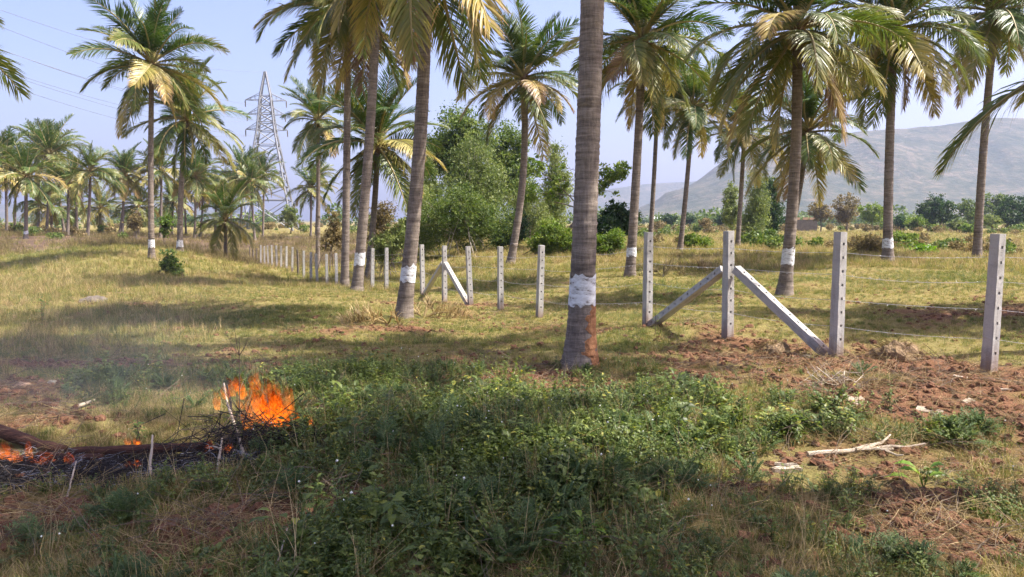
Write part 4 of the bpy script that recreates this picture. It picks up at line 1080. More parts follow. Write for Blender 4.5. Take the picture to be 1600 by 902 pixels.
# taller clumps on the hump behind the shaded weeds
X, Y, r = field(5200, 4.2, 9.2, 51, R(36))
bump = bl(blobs([(820, 650, 1.3, .8, 1), (1060, 640, .9, .5, .75), (660, 690, 1.0, .7, 1), (1300, 645, .6, .4, .6), (560, 590, 1.3, .8, .8), (960, 700, 1.0, .5, .9), (1180, 690, .8, .5, .8), (740, 790, 1.0, .5, .6)]), X, Y)
keep = (r.random(len(X)) < bump * 1.1 - .15) & (bl(_clear, X, Y) < .25)
X, Y = X[keep], Y[keep]
K = r.choice(5, len(X), p=[.46, .26, .12, .10, .06]); S = r.uniform(.6, 1.2, len(X)) * np.array([1.25, .6, 1.0, .9, 1.1])[K]
scatter('tall_weeds', 'taller weed clumps on the hump behind the shaded bank', 'weeds', ['weed', 'sprig', 'feather', 'stalk', 'bigweed'], X, Y, S, K, .2, 52)
# (b) short mown grass further out
X, Y, r = field(100000, 9, 34, 33, R(42))
so, gr = soilmask(X, Y), greenmask(X, Y); d = np.hypot(X, Y)
keep = (r.random(len(X)) > so * 1.25) & (r.random(len(X)) < np.clip(15 / d, .3, 1.0))
X, Y, so, gr, d = X[keep], Y[keep], so[keep], gr[keep], d[keep]
ang = np.arctan2(X, Y)
lefty = np.clip((-ang - R(20)) / R(8), 0, 1) * np.clip((d - 10) / 8, 0, 1)      # the rank grass on the slope
kinds = ['green', 'olive', 'dry', 'mat', 'olivetall', 'drytall', 'straw', 'sprig']
P_ = np.stack([.75 + 1.1 * gr, 1.5 + 0 * gr, .7 * (1 - gr) + .15, .35 * gr, .002 + .75 * lefty, .002 + .6 * lefty, .3 + 0 * gr, .03 + .02 * gr], 1)
P_ /= P_.sum(1)[:, None]
K = (np.cumsum(P_, 1) < r.random(len(X))[:, None]).sum(1).clip(0, 7)
S = r.uniform(.6, 1.25, len(X)) * (.62 + .4 * gr) * np.clip(.62 + d / 60, .7, 1.15) * np.where((K == 4) | (K == 5), .62, 1)
scatter('meadow_grass', 'short olive and straw grass around the fence', 'grass', kinds, X, Y, S, K, .15, 34)
# (c) rank dry grass beyond the fence and on the far slope
X, Y, r = field(56000, 30, 170, 35, R(41), 2)
so, gr, bu = soilmask(X, Y), greenmask(X, Y), burnmask(X, Y); d = np.hypot(X, Y); ang = np.arctan2(X, Y)
keep = (r.random(len(X)) > bu * .85) & (r.random(len(X)) > so * .5)
X, Y, gr, d, ang = X[keep], Y[keep], gr[keep], d[keep], ang[keep]
kinds = ['olivetall', 'drytall', 'olive', 'dry', 'mat']
P_ = np.stack([.65 + .8 * gr, .55 * (1 - gr) + .1, 1.0 + 0 * gr, .4 * (1 - gr), .3 * gr + .05], 1); P_ /= P_.sum(1)[:, None]
K = (np.cumsum(P_, 1) < r.random(len(X))[:, None]).sum(1).clip(0, 4)
S = r.uniform(.6, 1.3, len(X)) * np.clip(.7 + d / 90, .9, 1.8) * np.where(K < 2, .62, 1.5)
scatter('rank_grass', 'rank dry grass of the fields beyond the fence', 'grass', kinds, X, Y, S, K, .15, 36)
# (d) litter on the bare soil
X, Y, r = field(80000, 1.8, 24, 37, R(44), 2)
so, asn = soilmask(X, Y), ashmask(X, Y)
keep = r.random(len(X)) < so * .8 + .04
X, Y = X[keep], Y[keep]
K = r.choice(3, len(X), p=[.32, .12, .56]); S = r.uniform(.25, 1.1, len(X)) ** 1.3 * np.where(K == 2, 1.1, 1.0)
scatter('soil_litter', 'clods, straw and twigs littering the red soil', 'litter', ['straw', 'twigs', 'clod'], X, Y, S, K, .4, 38)
X, Y, r = field(60000, 3.5, 9, 39, R(44))
keep = r.random(len(X)) < ashmask(X, Y) * .8
X, Y = X[keep], Y[keep]
K = r.choice(2, len(X), p=[.24, .76])
scatter('ash_debris', 'grey ash and black cinders around the burning log', 'ash', ['ash', 'cinder'], X, Y, r.uniform(.25, .75, len(X)), K, .25, 40)

# (f) brown dead stalks standing on the burnt bank
for k in range(4): proto('deadstalk', tuft(22, .75, .014, .4, .35, pr, (.4, .3), 4).mesh('dead_stalks', M['tree_dry']))
X, Y, r = field(34000, 50, 170, 61, R(41), 2)
ang = np.arctan2(X, Y); bn = burnmask(X, Y)
keep = (r.random(len(X)) < bn * .9) & (N3.f(X * .12, Y * .12, 3) > .4)
X, Y = X[keep], Y[keep]
scatter('burnt_brush', 'brown dead stalks on the burnt bank below the grove', 'brush', ['deadstalk'], X, Y, r.uniform(.4, 1.25, len(X)), np.zeros(len(X), int), .2, 62)
# (e) low scrub dotted over the far fields
for k in range(5):
    w = (.5, .7, .45, .6, .8)[k]; n = 260
    v = pr.normal(0, 1, (n, 3)); v /= np.linalg.norm(v, axis=1)[:, None]
    C = v * (pr.random(n) ** .45)[:, None] * (w, w, .42) + (0, 0, .36)
    V, F, t = leaf_cloud(C, .2, pr, .5); proto('scrub', mesh('scrub', V, F, M[('tree_mid', 'tree_dry', 'tree_dry', 'tree_dry', 'tree_mid')[k]], t))
X, Y, r = field(2000, 46, 330, 41, R(41), 2)
bu = burnmask(X, Y); d = np.hypot(X, Y); ang = np.arctan2(X, Y)
keep = (N2.f(X * .05 + 3, Y * .05, 3) > .47) & (r.random(len(X)) < np.clip((d - 20) / 110, .12, 1)) & (r.random(len(X)) > bu * .6) & ((ang > R(-6)) | (d > 85))
X, Y, d = X[keep], Y[keep], d[keep]
scatter('field_scrub', 'low scrub bushes dotted over the far fields', 'scrub', ['scrub'], X, Y, r.uniform(.4, 1.3, len(X)) * np.clip(.6 + d / 150, .7, 2), np.zeros(len(X), int), .1, 42)

#PART5
# ------------------------------------------------------------------ steel pylon and its wires
def pylon():
    d = 170.0; k = d / FPX
    bx = at(421, 360, d)[0]; g = gz(bx, d)
    t = thing('transmission_pylon', 'grey steel lattice pylon beyond the burnt field', 'pylon', (bx, d, g), R(9))
    zt = at(418, 112, d)[2] - g
    def zpx(py): return at(418, py, d)[2] - g
    # half width of the square body at height z
    zz = [0, zpx(313), zpx(205), zpx(145), zt]; ww = [5.7, 4.4, 1.85, 1.0, .12]
    def hw(z): return float(np.interp(z, zz, ww))
    def corner(i, z):
        w = hw(z); return np.array(((-w, w, w, -w)[i], (-w, -w, w, w)[i], z))
    levels = [0, zpx(313)] + list(np.linspace(zpx(313), zpx(205), 6)[1:]) + list(np.linspace(zpx(205), zpx(150), 5)[1:]) + [zt]
    for i in range(4):
        m = MB()
        pts = [corner(i, z) for z in levels]
        m.tube(pts, [.2] * len(pts), 4)
        obj('leg', m.mesh('leg', M['steel']), t)
    for a, b in zip(levels[:-1], levels[1:]):
        m = MB()
        for i in range(4):
            j = (i + 1) % 4
            p, q, r_, s = corner(i, a), corner(j, a), corner(i, b), corner(j, b)
            rad = .1
            m.tube([p, s], rad, 4); m.tube([q, r_], rad, 4)
            if b < zt: m.tube([r_, s], rad, 4)
            if b - a > 4.5:
                c = (p + q + r_ + s) / 4
                m.tube([(p + r_) / 2, c], .05, 4); m.tube([(q + s) / 2, c], .05, 4); m.tube([(p * .75 + s * .25), (p * .75 + r_ * .25)], .05, 4); m.tube([(q * .75 + r_ * .25), (q * .75 + s * .25)], .05, 4)
        obj('lattice_panel', m.mesh('lattice_panel', M['steel']), t)
    tips = []
    for py, half in ((157, 4.3), (179, 4.0), (203, 4.4)):
        z = zpx(py)
        for s in (-1, 1):
            m = MB(); w = hw(z); tip = np.array((s * half, 0, z))
            for y in (-1, 1):
                m.tube([np.array((s * w, y * w, z)), tip], .07, 4); m.tube([np.array((s * hw(z + 1.5), y * hw(z + 1.5), z + 1.5)), tip], .06, 4)
                for f in (.35, .65):
                    m.tube([np.array((s * w, y * w, z)) * (1 - f) + tip * f, np.array((s * hw(z + 1.5), y * hw(z + 1.5), z + 1.5)) * (1 - f) + tip * f], .04, 4)
            arm = obj('cross_arm', m.mesh('cross_arm', M['steel']), t)
            m = MB()
            m.tube([tip, tip + (0, 0, -.4), tip + (0, 0, -1.5)], [.05, .14, .1], 6)
            obj('insulator', m.mesh('insulator', M['rock']), arm)
            tips.append((s, tip + (0, 0, -1.5)))
    tips.append((0, np.array((0, 0, zt))))
    c, s_ = math.cos(R(9)), math.sin(R(9))
    W = [(s, np.array((bx + p[0] * c - p[1] * s_, d + p[0] * s_ + p[1] * c, g + p[2]))) for s, p in tips]
    ends = [(-150, 20, 62), (-150, -20, 62), (-150, 55, 62), (-150, 20, 62), (-150, 75, 62), (-150, 60, 62), (-150, -60, 62)]
    names = ['upper wire from the near arm tip', 'upper wire from the far arm tip', 'middle wire from the near arm tip', 'middle wire from the far arm tip', 'lower wire from the near arm tip', 'lower wire from the far arm tip', 'earth wire from the very top']
    for i, ((sd, a), e) in enumerate(zip(W, ends)):
        b = at(e[0], e[1], e[2]) if i < 6 else at(-150, -40, 62)
        q = np.linspace(0, 1, 26)
        P = a[None] * (1 - q)[:, None] + b[None] * q[:, None]; P[:, 2] -= 4 * 2.2 * q * (1 - q)
        m = MB(); m.tube(P, .022, 4, cap=False)
        tag(obj('power_line', m.mesh('power_line', M['steel'])), names[i] + ' of the pylon, crossing the sky', 'power line', 'power lines from the pylon')
pylon()

# ------------------------------------------------------------------ unfinished walls and a shed across the field
def walls():
    d = 170; p = at(1257, 360, d); k = d / FPX; g = gz(p[0], d)
    t = thing('unfinished_building', 'roofless grey block building across the field below the hill', 'building', (p[0], d, g - .2), R(8))
    w, h, dp = 41 * k, 19 * k, 4.5
    for nm, c, s in (('wall', (0, 0, h / 2), (w, .25, h)), ('wall', (0, dp, h / 2), (w, .25, h)), ('wall', (-w / 2 + .13, dp / 2, h / 2 - .01), (.25, dp - .26, h - .02)), ('wall', (w / 2 - .13, dp / 2, h / 2 - .01), (.25, dp - .26, h - .02))):
        m = MB(); m.box(c, s); obj(nm, m.mesh('wall', M['brickwork']), t)
    for i, x in enumerate((-.3, .02, .3)):
        m = MB(); m.box((x * w, 0, h + .26), (1.0 + .2 * i, .3, .5)); obj('parapet_block', m.mesh('parapet_block', M['pale_brick']), t)
walls()
def shed():
    d = 420; p = at(1032, 342, d); g = gz(p[0], d)
    t = thing('farm_shed', 'tiny white roofed shed among far trees below the hill', 'shed', (p[0], d, g), R(5))
    m = MB(); m.box((0, 0, 1.7), (9, 5, 3.4)); obj('wall', m.mesh('wall', M['brickwork']), t)
    m = MB(); m.add([(-5.2, -3.2, 3.5), (5.2, -3.2, 3.5), (5.2, 0, 4.6), (-5.2, 0, 4.6), (-5.2, 3.2, 3.5), (5.2, 3.2, 3.5)], [(0, 1, 2, 3), (3, 2, 5, 4), (0, 3, 4), (1, 5, 2)]); obj('roof', m.mesh('roof', M['tin']), t)
shed()

# ------------------------------------------------------------------ things lying in the grass
def on(px, py):
    x, y = ground(px, py); return np.array((x, y, gz(x, y)))
def stick(label, a, b, r0, mat='twig_pale', name='dry_stick', bend=.04, fork=0, lift=.0, cat='stick', seed=1, group=None):
    rr = np.random.default_rng(seed)
    A, B = on(*a), on(*b); B[2] += lift
    L = np.linalg.norm(B - A); q = np.linspace(0, 1, 8)[:, None]
    P = A * (1 - q) + B * q + np.array((0, 0, r0)) + np.cumsum(rr.normal(0, bend * L / 4, (8, 3)), 0) * q * (1 - q) * 2
    m = MB(); m.tube(P - A, np.linspace(r0, r0 * .55, 8), 7)
    for k in range(fork):
        i = rr.integers(3, 6); e = P[i] + (P[-1] - P[i]) * rr.uniform(.8, 1.4) + rr.normal(0, .2, 3) * L * (1, 1, .15); e[2] = max(e[2], gz(e[0], e[1]) + r0 * .6)
        q2 = np.linspace(0, 1, 5)[:, None]
        m.tube(P[i] * (1 - q2) + e * q2 + rr.normal(0, .01, (5, 3)) - A, np.linspace(r0 * .7, r0 * .3, 5), 6)
    return tag(obj(name, m.mesh(name, M[mat]), None, A), label, cat, group)
stick('pale forked bare branch lying on the red soil', (1262, 715), (1395, 710), .022, fork=4, bend=.12, name='bare_branch', cat='branch', seed=15)
stick('short tan stick lying in the sunny grass', (118, 640), (148, 628), .022, seed=6)
stick('thin pale stick on the dry grass near the orange stone', (205, 612), (232, 605), .015, seed=7)
stick('whitened stick standing in the ash below the log', (236, 752), (240, 716), .013, lift=.17, seed=8)
stick('thin white twig leaning over the ash', (104, 785), (120, 745), .008, lift=.1, seed=9)
stick('thick white stick leaning beside the brushwood', (383, 728), (352, 662), .014, lift=.30, seed=10)
stick('broken white stick below the brushwood', (338, 762), (348, 718), .012, lift=.12, fork=1, seed=11)
stick('charred stake leaning in the brushwood', (372, 715), (356, 655), .014, 'char', lift=.25, seed=12, name='charred_stake', cat='stake')
stick('straight pale stem lying across the shaded weeds', (425, 898), (450, 866), .006, lift=.12, seed=13)
def slab(label, px, py, L, w, h, rz, tilt, mat='twig_pale', name='wood_scrap', cat='wood scrap', seed=0):
    rr = np.random.default_rng(seed); p = on(px, py)
    n = 6; V = []
    for i in range(n + 1):
        x = L * (i / n - .5); ww = w * (.75 + .35 * rr.random()); c = rr.normal(0, .04) * w
        for y, z in ((-ww / 2 + c, 0), (ww / 2 + c, 0), (ww / 2 * .9 + c, h * rr.uniform(.7, 1.2)), (-ww / 2 * .9 + c, h * rr.uniform(.7, 1.2))): V.append((x, y, z))
    F = [(0, 3, 2, 1), tuple(n * 4 + k for k in range(4))]
    for i in range(n):
        for k in range(4): F.append((i * 4 + k, i * 4 + (k + 1) % 4, i * 4 + 4 + (k + 1) % 4, i * 4 + 4 + k))
    tag(obj(name, mesh(name, V, F, M[mat]), None, p + (0, 0, .01), (tilt, .05, rz)), label, cat)
slab('split grey wood piece in the weeds left of the bare branch', 1228, 735, .24, .05, .035, .35, .2, seed=1)
slab('thin plank resting against the split grey wood piece', 1222, 726, .22, .04, .02, -.1, -.2, seed=2)
slab('square cream bark sheet lying in the weeds', 1340, 636, .22, .20, .02, .3, .35, seed=3)
slab('jagged cream bark scrap beside the bright weeds', 1452, 652, .22, .09, .02, -.7, .3, seed=4)
slab('curled pale bark strip near the dug soil', 1512, 636, .22, .07, .025, .7, .3, seed=5)
slab('small white scrap on the dark dug soil', 1570, 625, .13, .03, .015, 0, 0, seed=6)
slab('pale wood chip beside the end fence post', 1500, 597, .14, .045, .02, -.8, .2, seed=7)
for i, (lab, px, py, s, mat) in enumerate([('low grey boulder in the pale grass', 146, 472, .34, 'rock'), ('orange stone in the dry grass', 35, 608, .09, 'pale_brick'), ('pale stone in the dry grass', 82, 600, .06, 'bark_pale'), ('dark stone at the foot of the white brace', 1262, 560, .09, 'rock')]):
    p = on(px, py); tag(obj('stone', blob_mesh('stone', M[mat], 400 + i, s, s * .8, s * .55, .35, 14, 9), None, p, (0, 0, i)), lab, 'stone')
def rootball(px, py, s, label, seed):
    r = np.random.default_rng(seed); p = on(px, py)
    t = thing('root_ball', label, 'root ball', p)
    obj('clod', blob_mesh('clod', M['root'], seed, s, s * .8, s * .75, .5, 20, 14), t)
    m = MB()
    for k in range(170):
        a = r.uniform(0, 6.28); e = r.uniform(.05, 1.5)
        v = np.array((math.cos(a) * math.cos(e), math.sin(a) * math.cos(e) * .8, math.sin(e) * .8)) * s
        q = v + np.array((math.cos(a + r.normal(0, .8)), math.sin(a + r.normal(0, .8)), r.normal(-.2, .5))) * s * .4
        m.tube([v * .85, (v + q) / 2 + (0, 0, .08 * s), q], [.004, .003, .0015], 3, float(r.random()))
    obj('roots', m.mesh('roots', M['grass_dry']), t)
rootball(1397, 560, .27, 'fibrous root ball dug up between the fence posts', 31)
rootball(1208, 548, .2, 'smaller mound of dug roots beside the corner post', 32)
def dead_fronds(px, py, n, L, label, seed, spread=1.0, lift=.25, az=None, mat='grass_dry', name='dead_frond_heap'):
    r = np.random.default_rng(seed); p = on(px, py)
    t = thing(name, label, 'dead fronds', p)
    for k in range(n):
        m = MB(); a = r.uniform(0, 6.28) if az is None else az + r.normal(0, spread)
        d = np.array((math.cos(a), math.sin(a), 0)); e = r.uniform(0, lift)
        P = [np.zeros(3), d * L * .35 + (0, 0, e * L * .5), d * L * .7 + (0, 0, e * L * .45), d * L + (0, 0, .01)]
        m.tube(P, [.022, .016, .01, .003], 5, .3)
        for j in range(26):
            q = r.uniform(.25, 1); i = min(int(q * 3), 2); f = q * 3 - i; b = P[i] * (1 - f) + P[i + 1] * f
            m.blade(b, a + r.choice((-1, 1)) * r.uniform(.3, 1.1), L * .42 * r.uniform(.5, 1), r.uniform(.8, 1.7), .024, 3, float(r.random()))
        obj('dead_frond', m.mesh('dead_frond', M[mat]), t)
dead_fronds(606, 508, 9, .95, 'dry frond heap at the foot of the dark leaning palm', 51, az=3.6, spread=.8, lift=.5)
dead_fronds(662, 500, 7, 1.0, 'grey straw fronds behind the dark leaning palm foot', 52, az=.5, spread=.7, lift=.7)
dead_fronds(1036, 436, 9, .9, 'upright brown fan of cut fronds beyond the fence', 53, az=1.2, spread=1.2, lift=1.3, mat='tree_dry')
dead_fronds(1085, 420, 8, 1.2, 'pale bleached fronds piled beyond the fence', 54, az=0, spread=1.5, lift=.3)
dead_fronds(520, 440, 5, .8, 'dry frond heap at the foot of the white banded fence palm', 55, az=3.4, spread=.8)
def twig_heap(px, py, n, L, label, seed, mat='twig', h=.18, rx=.3, ry=.2, rad=.006, name='twig_pile'):
    r = np.random.default_rng(seed); p = on(px, py); m = MB()
    for k in range(n):
        c = np.array((r.normal(0, rx * .5), r.normal(0, ry * .5), abs(r.normal(0, h * .4)))); a = r.uniform(0, 6.28); e = r.normal(.1, .45)
        v = np.array((math.cos(a) * math.cos(e), math.sin(a) * math.cos(e), math.sin(e))) * L * r.uniform(.4, 1)
        P = [c - v / 2, c + r.normal(0, .03, 3), c + v / 2]
        for q in P: q[2] = max(q[2], .005)
        m.tube(P, [rad, rad * .8, rad * .35], 4)
        if r.random() < .6:
            v2 = v * .4 + r.normal(0, .1, 3); m.tube([P[1], P[1] + v2], [rad * .6, rad * .3], 3)
    return tag(obj(name, m.mesh(name, M[mat]), None, p), label, 'twigs')
twig_heap(1310, 608, 46, .55, 'pile of cut sticks on the soil behind the bark sheet', 61, 'twig_pale', .14, .3, .2, .006)
twig_heap(1400, 612, 60, .5, 'tangle of dry stalks before the root ball', 62, 'grass_dry', .14, .5, .25, .003)
twig_heap(405, 712, 170, .62, 'dark brushwood heap to which the fire has spread', 63, 'char', .30, .55, .22, .0035, 'brushwood')
twig_heap(360, 706, 60, .5, 'thorny grey brushwood beside the end of the log', 64, 'twig', .34, .25, .2, .003, 'brushwood')

# ------------------------------------------------------------------ plants one can single out
def shoot(label, px, py, h, seed, leaves=26, ll=.05, lw=.018, mat='weed', branch=5, name='tall_weed', tip=0):
    r = np.random.default_rng(seed); p = on(px, py)
    t = thing(name, label, 'weed', p); m = MB()
    q = np.linspace(0, 1, 7); P = np.stack([np.cumsum(r.normal(0, .012, 7)) * h, np.cumsum(r.normal(0, .012, 7)) * h, q * h], 1)
    m.tube(P, np.linspace(.006, .002, 7), 5)
    ends = [P]
    for k in range(branch):
        i = r.integers(2, 6); a = r.uniform(0, 6.28); L = h * r.uniform(.15, .35)
        B = np.array([P[i], P[i] + np.array((math.cos(a) * .5, math.sin(a) * .5, .6)) * L * .6, P[i] + np.array((math.cos(a) * .6, math.sin(a) * .6, .9)) * L])
        m.tube(B, [.003, .002, .001], 4); ends.append(B)
    obj('stem', m.mesh('stem', M['twig']), t)
    m = MB()
    for k in range(leaves):
        B = ends[r.integers(len(ends))]; j = r.integers(1, len(B)); a = r.uniform(0, 6.28)
        m.leaf(B[j] + r.normal(0, .01, 3), (math.cos(a), math.sin(a), .4), ll * r.uniform(.6, 1.2), lw * r.uniform(.7, 1.2), droop=.3, tone=float(r.random()))
    obj('foliage', m.mesh('foliage', M[mat]), t)
shoot('tall thin dark stalk standing at the edge of the flames', 377, 700, .86, 71, 14, .04, .012, 'tree_dark', 12)
shoot('green seedling standing behind the log', 218, 698, .22, 72, 26, .07, .03, 'tree_mid', 4)
shoot('pale sprig standing in front of the fence brace', 1024, 520, .62, 73, 46, .05, .016, 'tree_lime', 7)
shoot('upright feathery weed before the lit bank', 1060, 735, .36, 74, 60, .05, .014, 'weed_blue', 6)
shoot('yellow leaved sprig in the pale grass near the dark wood', 66, 512, .55, 75, 40, .08, .05, 'lime', 4)
def bush_weed(label, px, py, mat, h, n, ll, lw, seed, name='leafy_weed'):
    r = np.random.default_rng(seed); p = on(px, py); t = thing(name, label, 'weed', p); m = MB(); s = MB()
    for k in range(n):
        a = r.uniform(0, 6.28); e = r.uniform(.15, 1.0); L = h * r.uniform(.6, 1.1)
        d = np.array((math.cos(a) * math.sin(e), math.sin(a) * math.sin(e), math.cos(e))) * L
        s.tube([(0, 0, 0), d * .5 + (0, 0, .03 * h), d], [.004, .003, .0015], 4)
        m.leaf(d, (d[0], d[1], .15 * L), ll * r.uniform(.75, 1.15), lw * r.uniform(.8, 1.1), droop=.35, tone=float(np.clip(r.normal(.5, .2), 0, 1)))
    obj('stem', s.mesh('stem', M[mat]), t); obj('foliage', m.mesh('foliage', M[mat]), t)
bush_weed('bright broad leaved seedling on the bare soil', 1443, 768, 'lime', .14, 7, .16, .10, 81, 'broad_leaved_seedling')
bush_weed('broad leaved shaded weed beside the straw patch', 462, 868, 'weed', .26, 22, .09, .045, 82)
bush_weed('yellow green weed in the shade below the straw strip', 912, 850, 'lime', .18, 10, .09, .045, 83)
def feather_weed(label, px, py, s, seed, k=5):
    r = np.random.default_rng(seed); p = on(px, py); t = thing('feathery_weed', label, 'weed', p)
    for j in range(k):
        obj('foliage', PROTO['feather'][r.integers(3)], t, (r.normal(0, .12), r.normal(0, .07), 0), (0, 0, r.uniform(0, 6.28)), s * r.uniform(.8, 1.2))
feather_weed('blue green feathery weed beside the straw strip', 945, 775, .8, 91, 4)
feather_weed('wide feathery weed behind the straw strip', 1035, 762, .9, 92, 5)
feather_weed('flat feathery weed patch on the red soil', 1500, 690, .75, 93, 5)
feather_weed('dark feathery weed low on the near bank', 1410, 870, .8, 94, 4)

# ------------------------------------------------------------------ the fire
def log(label, a, b, r0, seed, za=0, zb=0):
    r = np.random.default_rng(seed); A, B = on(*a), on(*b); A[2] += za; B[2] += zb
    q = np.linspace(0, 1, 14)[:, None]; P = A * (1 - q) + B * q + (0, 0, r0 * .8); P[:, 2] += np.cumsum(r.normal(0, .006, 14))
    m = MB(); m.tube(P - A, r0 * (1 + r.normal(0, .05, 14)), 12)
    tag(obj('burning_log', m.mesh('burning_log', M['log'], True), None, A), label, 'log')
log('smouldering brown palm log lying behind the ash', (108, 714), (330, 710), .04, 1)
log('charred log sloping up from the embers at the edge', (100, 716), (-60, 690), .05, 2, 0, .12)
log('half burnt black log beside the brown one', (60, 722), (160, 720), .035, 3)
def flame_mat():
    m, nt, ns, lk = new_mat('flame')
    tc = ns.new('ShaderNodeTexCoord'); v = tc.outputs['Object']
    mp = ns.new('ShaderNodeMapping'); mp.inputs['Scale'].default_value = (1, 1, .55); lk.new(v, mp.inputs[0])
    n = ns.new('ShaderNodeTexNoise'); n.inputs['Scale'].default_value = 24; n.inputs['Detail'].default_value = 5; n.inputs['Roughness'].default_value = .62; n.inputs['Distortion'].default_value = 1.6
    lk.new(mp.outputs[0], n.inputs['Vector'])
    h = attr(nt, 'tone')           # 1 in the body of the flame, 0 at its edges and tip
    f = math_n(nt, 'ADD', math_n(nt, 'MULTIPLY', n.outputs['Fac'], 1.5), math_n(nt, 'SUBTRACT', math_n(nt, 'MULTIPLY', h, .6), .86), True)
    col = ramp(nt, [(.08, (1, .10, .005)), (.35, (1, .2, .012)), (.65, (1, .32, .03)), (.95, (1, .48, .09))]); lk.new(f, col.inputs[0])
    em = ns.new('ShaderNodeEmission'); lk.new(col.outputs[0], em.inputs[0])
    lk.new(math_n(nt, 'MULTIPLY', math_n(nt, 'POWER', f, 1.35), .42), em.inputs[1])
    tr = ns.new('ShaderNodeBsdfTransparent'); tr.inputs[0].default_value = (.93, .9, .88, 1)
    mx = ns.new('ShaderNodeAddShader'); lk.new(em.outputs[0], mx.inputs[0]); lk.new(tr.outputs[0], mx.inputs[1])
    o = ns.new('ShaderNodeOutputMaterial'); lk.new(mx.outputs[0], o.inputs[0])
    return m
M['flame'] = flame_mat()
M['flame'].cycles.emission_sampling = 'NONE'
def flame_tongue(p, h, w, r, lean=(-.25, 0)):
    """a closed wavering tongue, wide at the foot and drawn out to a point"""
    n, sd = 12, 12; V = []; T = []
    ph = r.uniform(0, 6.28)
    for i in range(n + 1):
        q = i / n; rad = w * (math.sin(math.pi * min(.16 + q * .84, 1)) ** .8) * (1 - .35 * q)
        c = np.array((lean[0] * q * q * h + .10 * h * math.sin(ph + q * 6) * q, lean[1] * q * h + .06 * h * math.cos(ph + q * 5) * q, q * h))
        for k in range(sd):
            a = 2 * math.pi * k / sd + q * 1.2
            V.append(np.array(p) + c + rad * np.array((math.cos(a), .6 * math.sin(a), 0)) * r.uniform(.85, 1.12)); T.append((1 - q) * .9)
    F = [(i * sd + k, i * sd + (k + 1) % sd, (i + 1) * sd + (k + 1) % sd, (i + 1) * sd + k) for i in range(n) for k in range(sd)]
    return mesh('flame_tongue', V, F, M['flame'], T, True)
def fire(label, px, py, tongues, seed):
    r = np.random.default_rng(seed); p = on(px, py)
    t = thing('fire', label, 'fire', p)
    for (dx, dy, dz, h, w) in tongues: obj('flame_tongue', flame_tongue((dx, dy, dz), h, w, r), t)
rf = np.random.default_rng(99)
fire('orange blaze rising from the brushwood', 425, 690, [(rf.normal(-.02, .09), rf.normal(.08, .06), .04 + .1 * rf.random(), rf.uniform(.18, .44), rf.uniform(.03, .075)) for k in range(24)]
     + [(rf.uniform(-.42, -.12), rf.normal(.15, .08), rf.uniform(.2, .34), rf.uniform(.10, .2), rf.uniform(.02, .045)) for k in range(12)]
     + [(rf.uniform(.1, .36), rf.normal(.03, .04), rf.uniform(.02, .1), rf.uniform(.05, .16), rf.uniform(.015, .04)) for k in range(16)], 1)
fire('bright flames licking under the sloping charred log', 12, 728, [(rf.normal(0, .09), rf.normal(0, .03), .02, rf.uniform(.07, .17), rf.uniform(.03, .06)) for k in range(7)], 2)
fire('low flame among the embers beside the sloping log', 72, 728, [(rf.normal(0, .06), rf.normal(0, .02), .0, rf.uniform(.06, .12), rf.uniform(.035, .06)) for k in range(6)], 3)
fire('small flame on top of the brown log', 207, 712, [(rf.normal(0, .04), 0.02, .07, rf.uniform(.04, .08), rf.uniform(.025, .035)) for k in range(4)], 4)
fire('little yellow flame in the ash below the log', 203, 732, [(rf.normal(0, .04), 0, .0, rf.uniform(.05, .1), rf.uniform(.02, .035)) for k in range(4)], 5)
fire('flickering flame at the foot of the brushwood', 345, 714, [(rf.normal(0, .06), 0, .0, rf.uniform(.06, .14), rf.uniform(.02, .035)) for k in range(5)], 6)

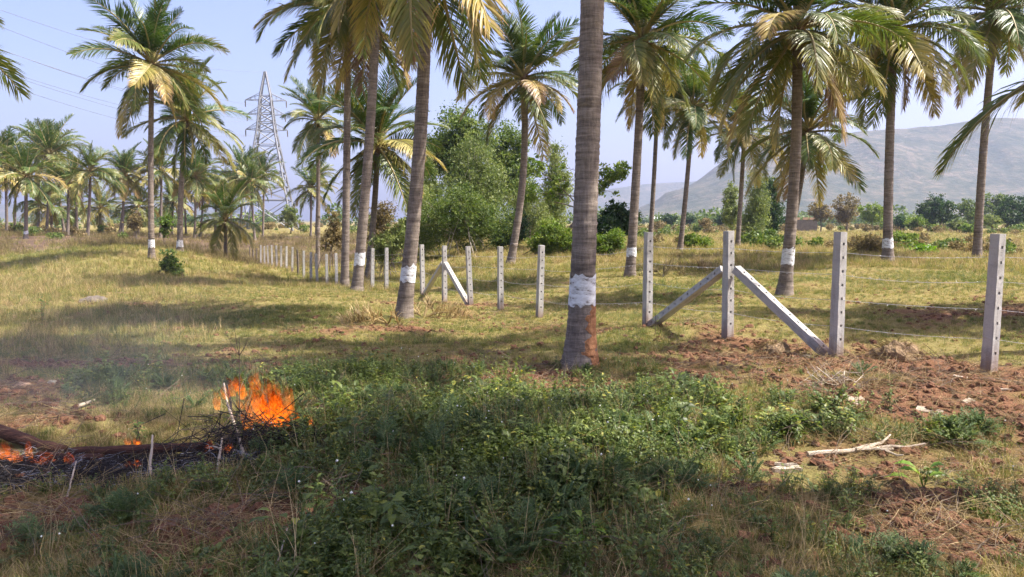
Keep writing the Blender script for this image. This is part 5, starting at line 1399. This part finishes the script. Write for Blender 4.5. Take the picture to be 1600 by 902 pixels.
# ------------------------------------------------------------------ smoke and haze
def volume_mat(name, dens, color, aniso=0.0, noise=None):
    m, nt, ns, lk = new_mat(name)
    pv = ns.new('ShaderNodeVolumePrincipled'); pv.inputs['Color'].default_value = (*color, 1); pv.inputs['Density'].default_value = dens; pv.inputs['Anisotropy'].default_value = aniso
    if noise:
        tc = ns.new('ShaderNodeTexCoord'); f = noise_n(nt, noise, 2, .5, tc.outputs['Object'])
        r = ramp(nt, [(.38, (0, 0, 0)), (.72, (1, 1, 1))]); lk.new(f, r.inputs[0])
        lk.new(math_n(nt, 'MULTIPLY', r.outputs[0], dens), pv.inputs['Density'])
    o = ns.new('ShaderNodeOutputMaterial'); lk.new(pv.outputs[0], o.inputs['Volume'])
    return m
SMOKE = True
if SMOKE:
    m, nt, ns, lk = new_mat('thin_smoke')
    tc = ns.new('ShaderNodeTexCoord')
    ln = ns.new('ShaderNodeVectorMath'); ln.operation = 'LENGTH'; lk.new(tc.outputs['Object'], ln.inputs[0])
    fall = math_n(nt, 'POWER', math_n(nt, 'SUBTRACT', 1.0, ln.outputs['Value'], True), 1.4)
    f = noise_n(nt, 2.6, 2, .55, tc.outputs['Object'])
    r_ = ramp(nt, [(.34, (.25, .25, .25)), (.7, (1, 1, 1))]); lk.new(f, r_.inputs[0])
    pv = ns.new('ShaderNodeVolumePrincipled'); pv.inputs['Color'].default_value = (.93, .94, .97, 1); pv.inputs['Anisotropy'].default_value = .1
    lk.new(math_n(nt, 'MULTIPLY', math_n(nt, 'MULTIPLY', fall, r_.outputs[0]), .14), pv.inputs['Density'])
    o_ = ns.new('ShaderNodeOutputMaterial'); lk.new(pv.outputs[0], o_.inputs['Volume'])
    c = at(150, 600, 7.4)
    o = obj('smoke', blob_mesh('smoke', m, 5, 1, 1, 1, .02, 24, 16, 1.0), None, c, (0, .25, 0), (2.6, 2.0, 1.7))
    tag(o, 'thin blue smoke drifting up from the burning logs', 'smoke', kind='stuff')
def haze():
    m = MB(); zb, zt = -12.0, 330.0
    m.box((0, 0, (zb + zt) / 2), (10800, 10800, zt - zb))
    o = obj('haze', m.mesh('haze', volume_mat('dry_season_haze', .00025, (.53, .61, .84), .2)))
    tag(o, 'pale dry season haze hanging over the whole plain', 'haze', kind='stuff')
HAZE = True
if HAZE: haze()
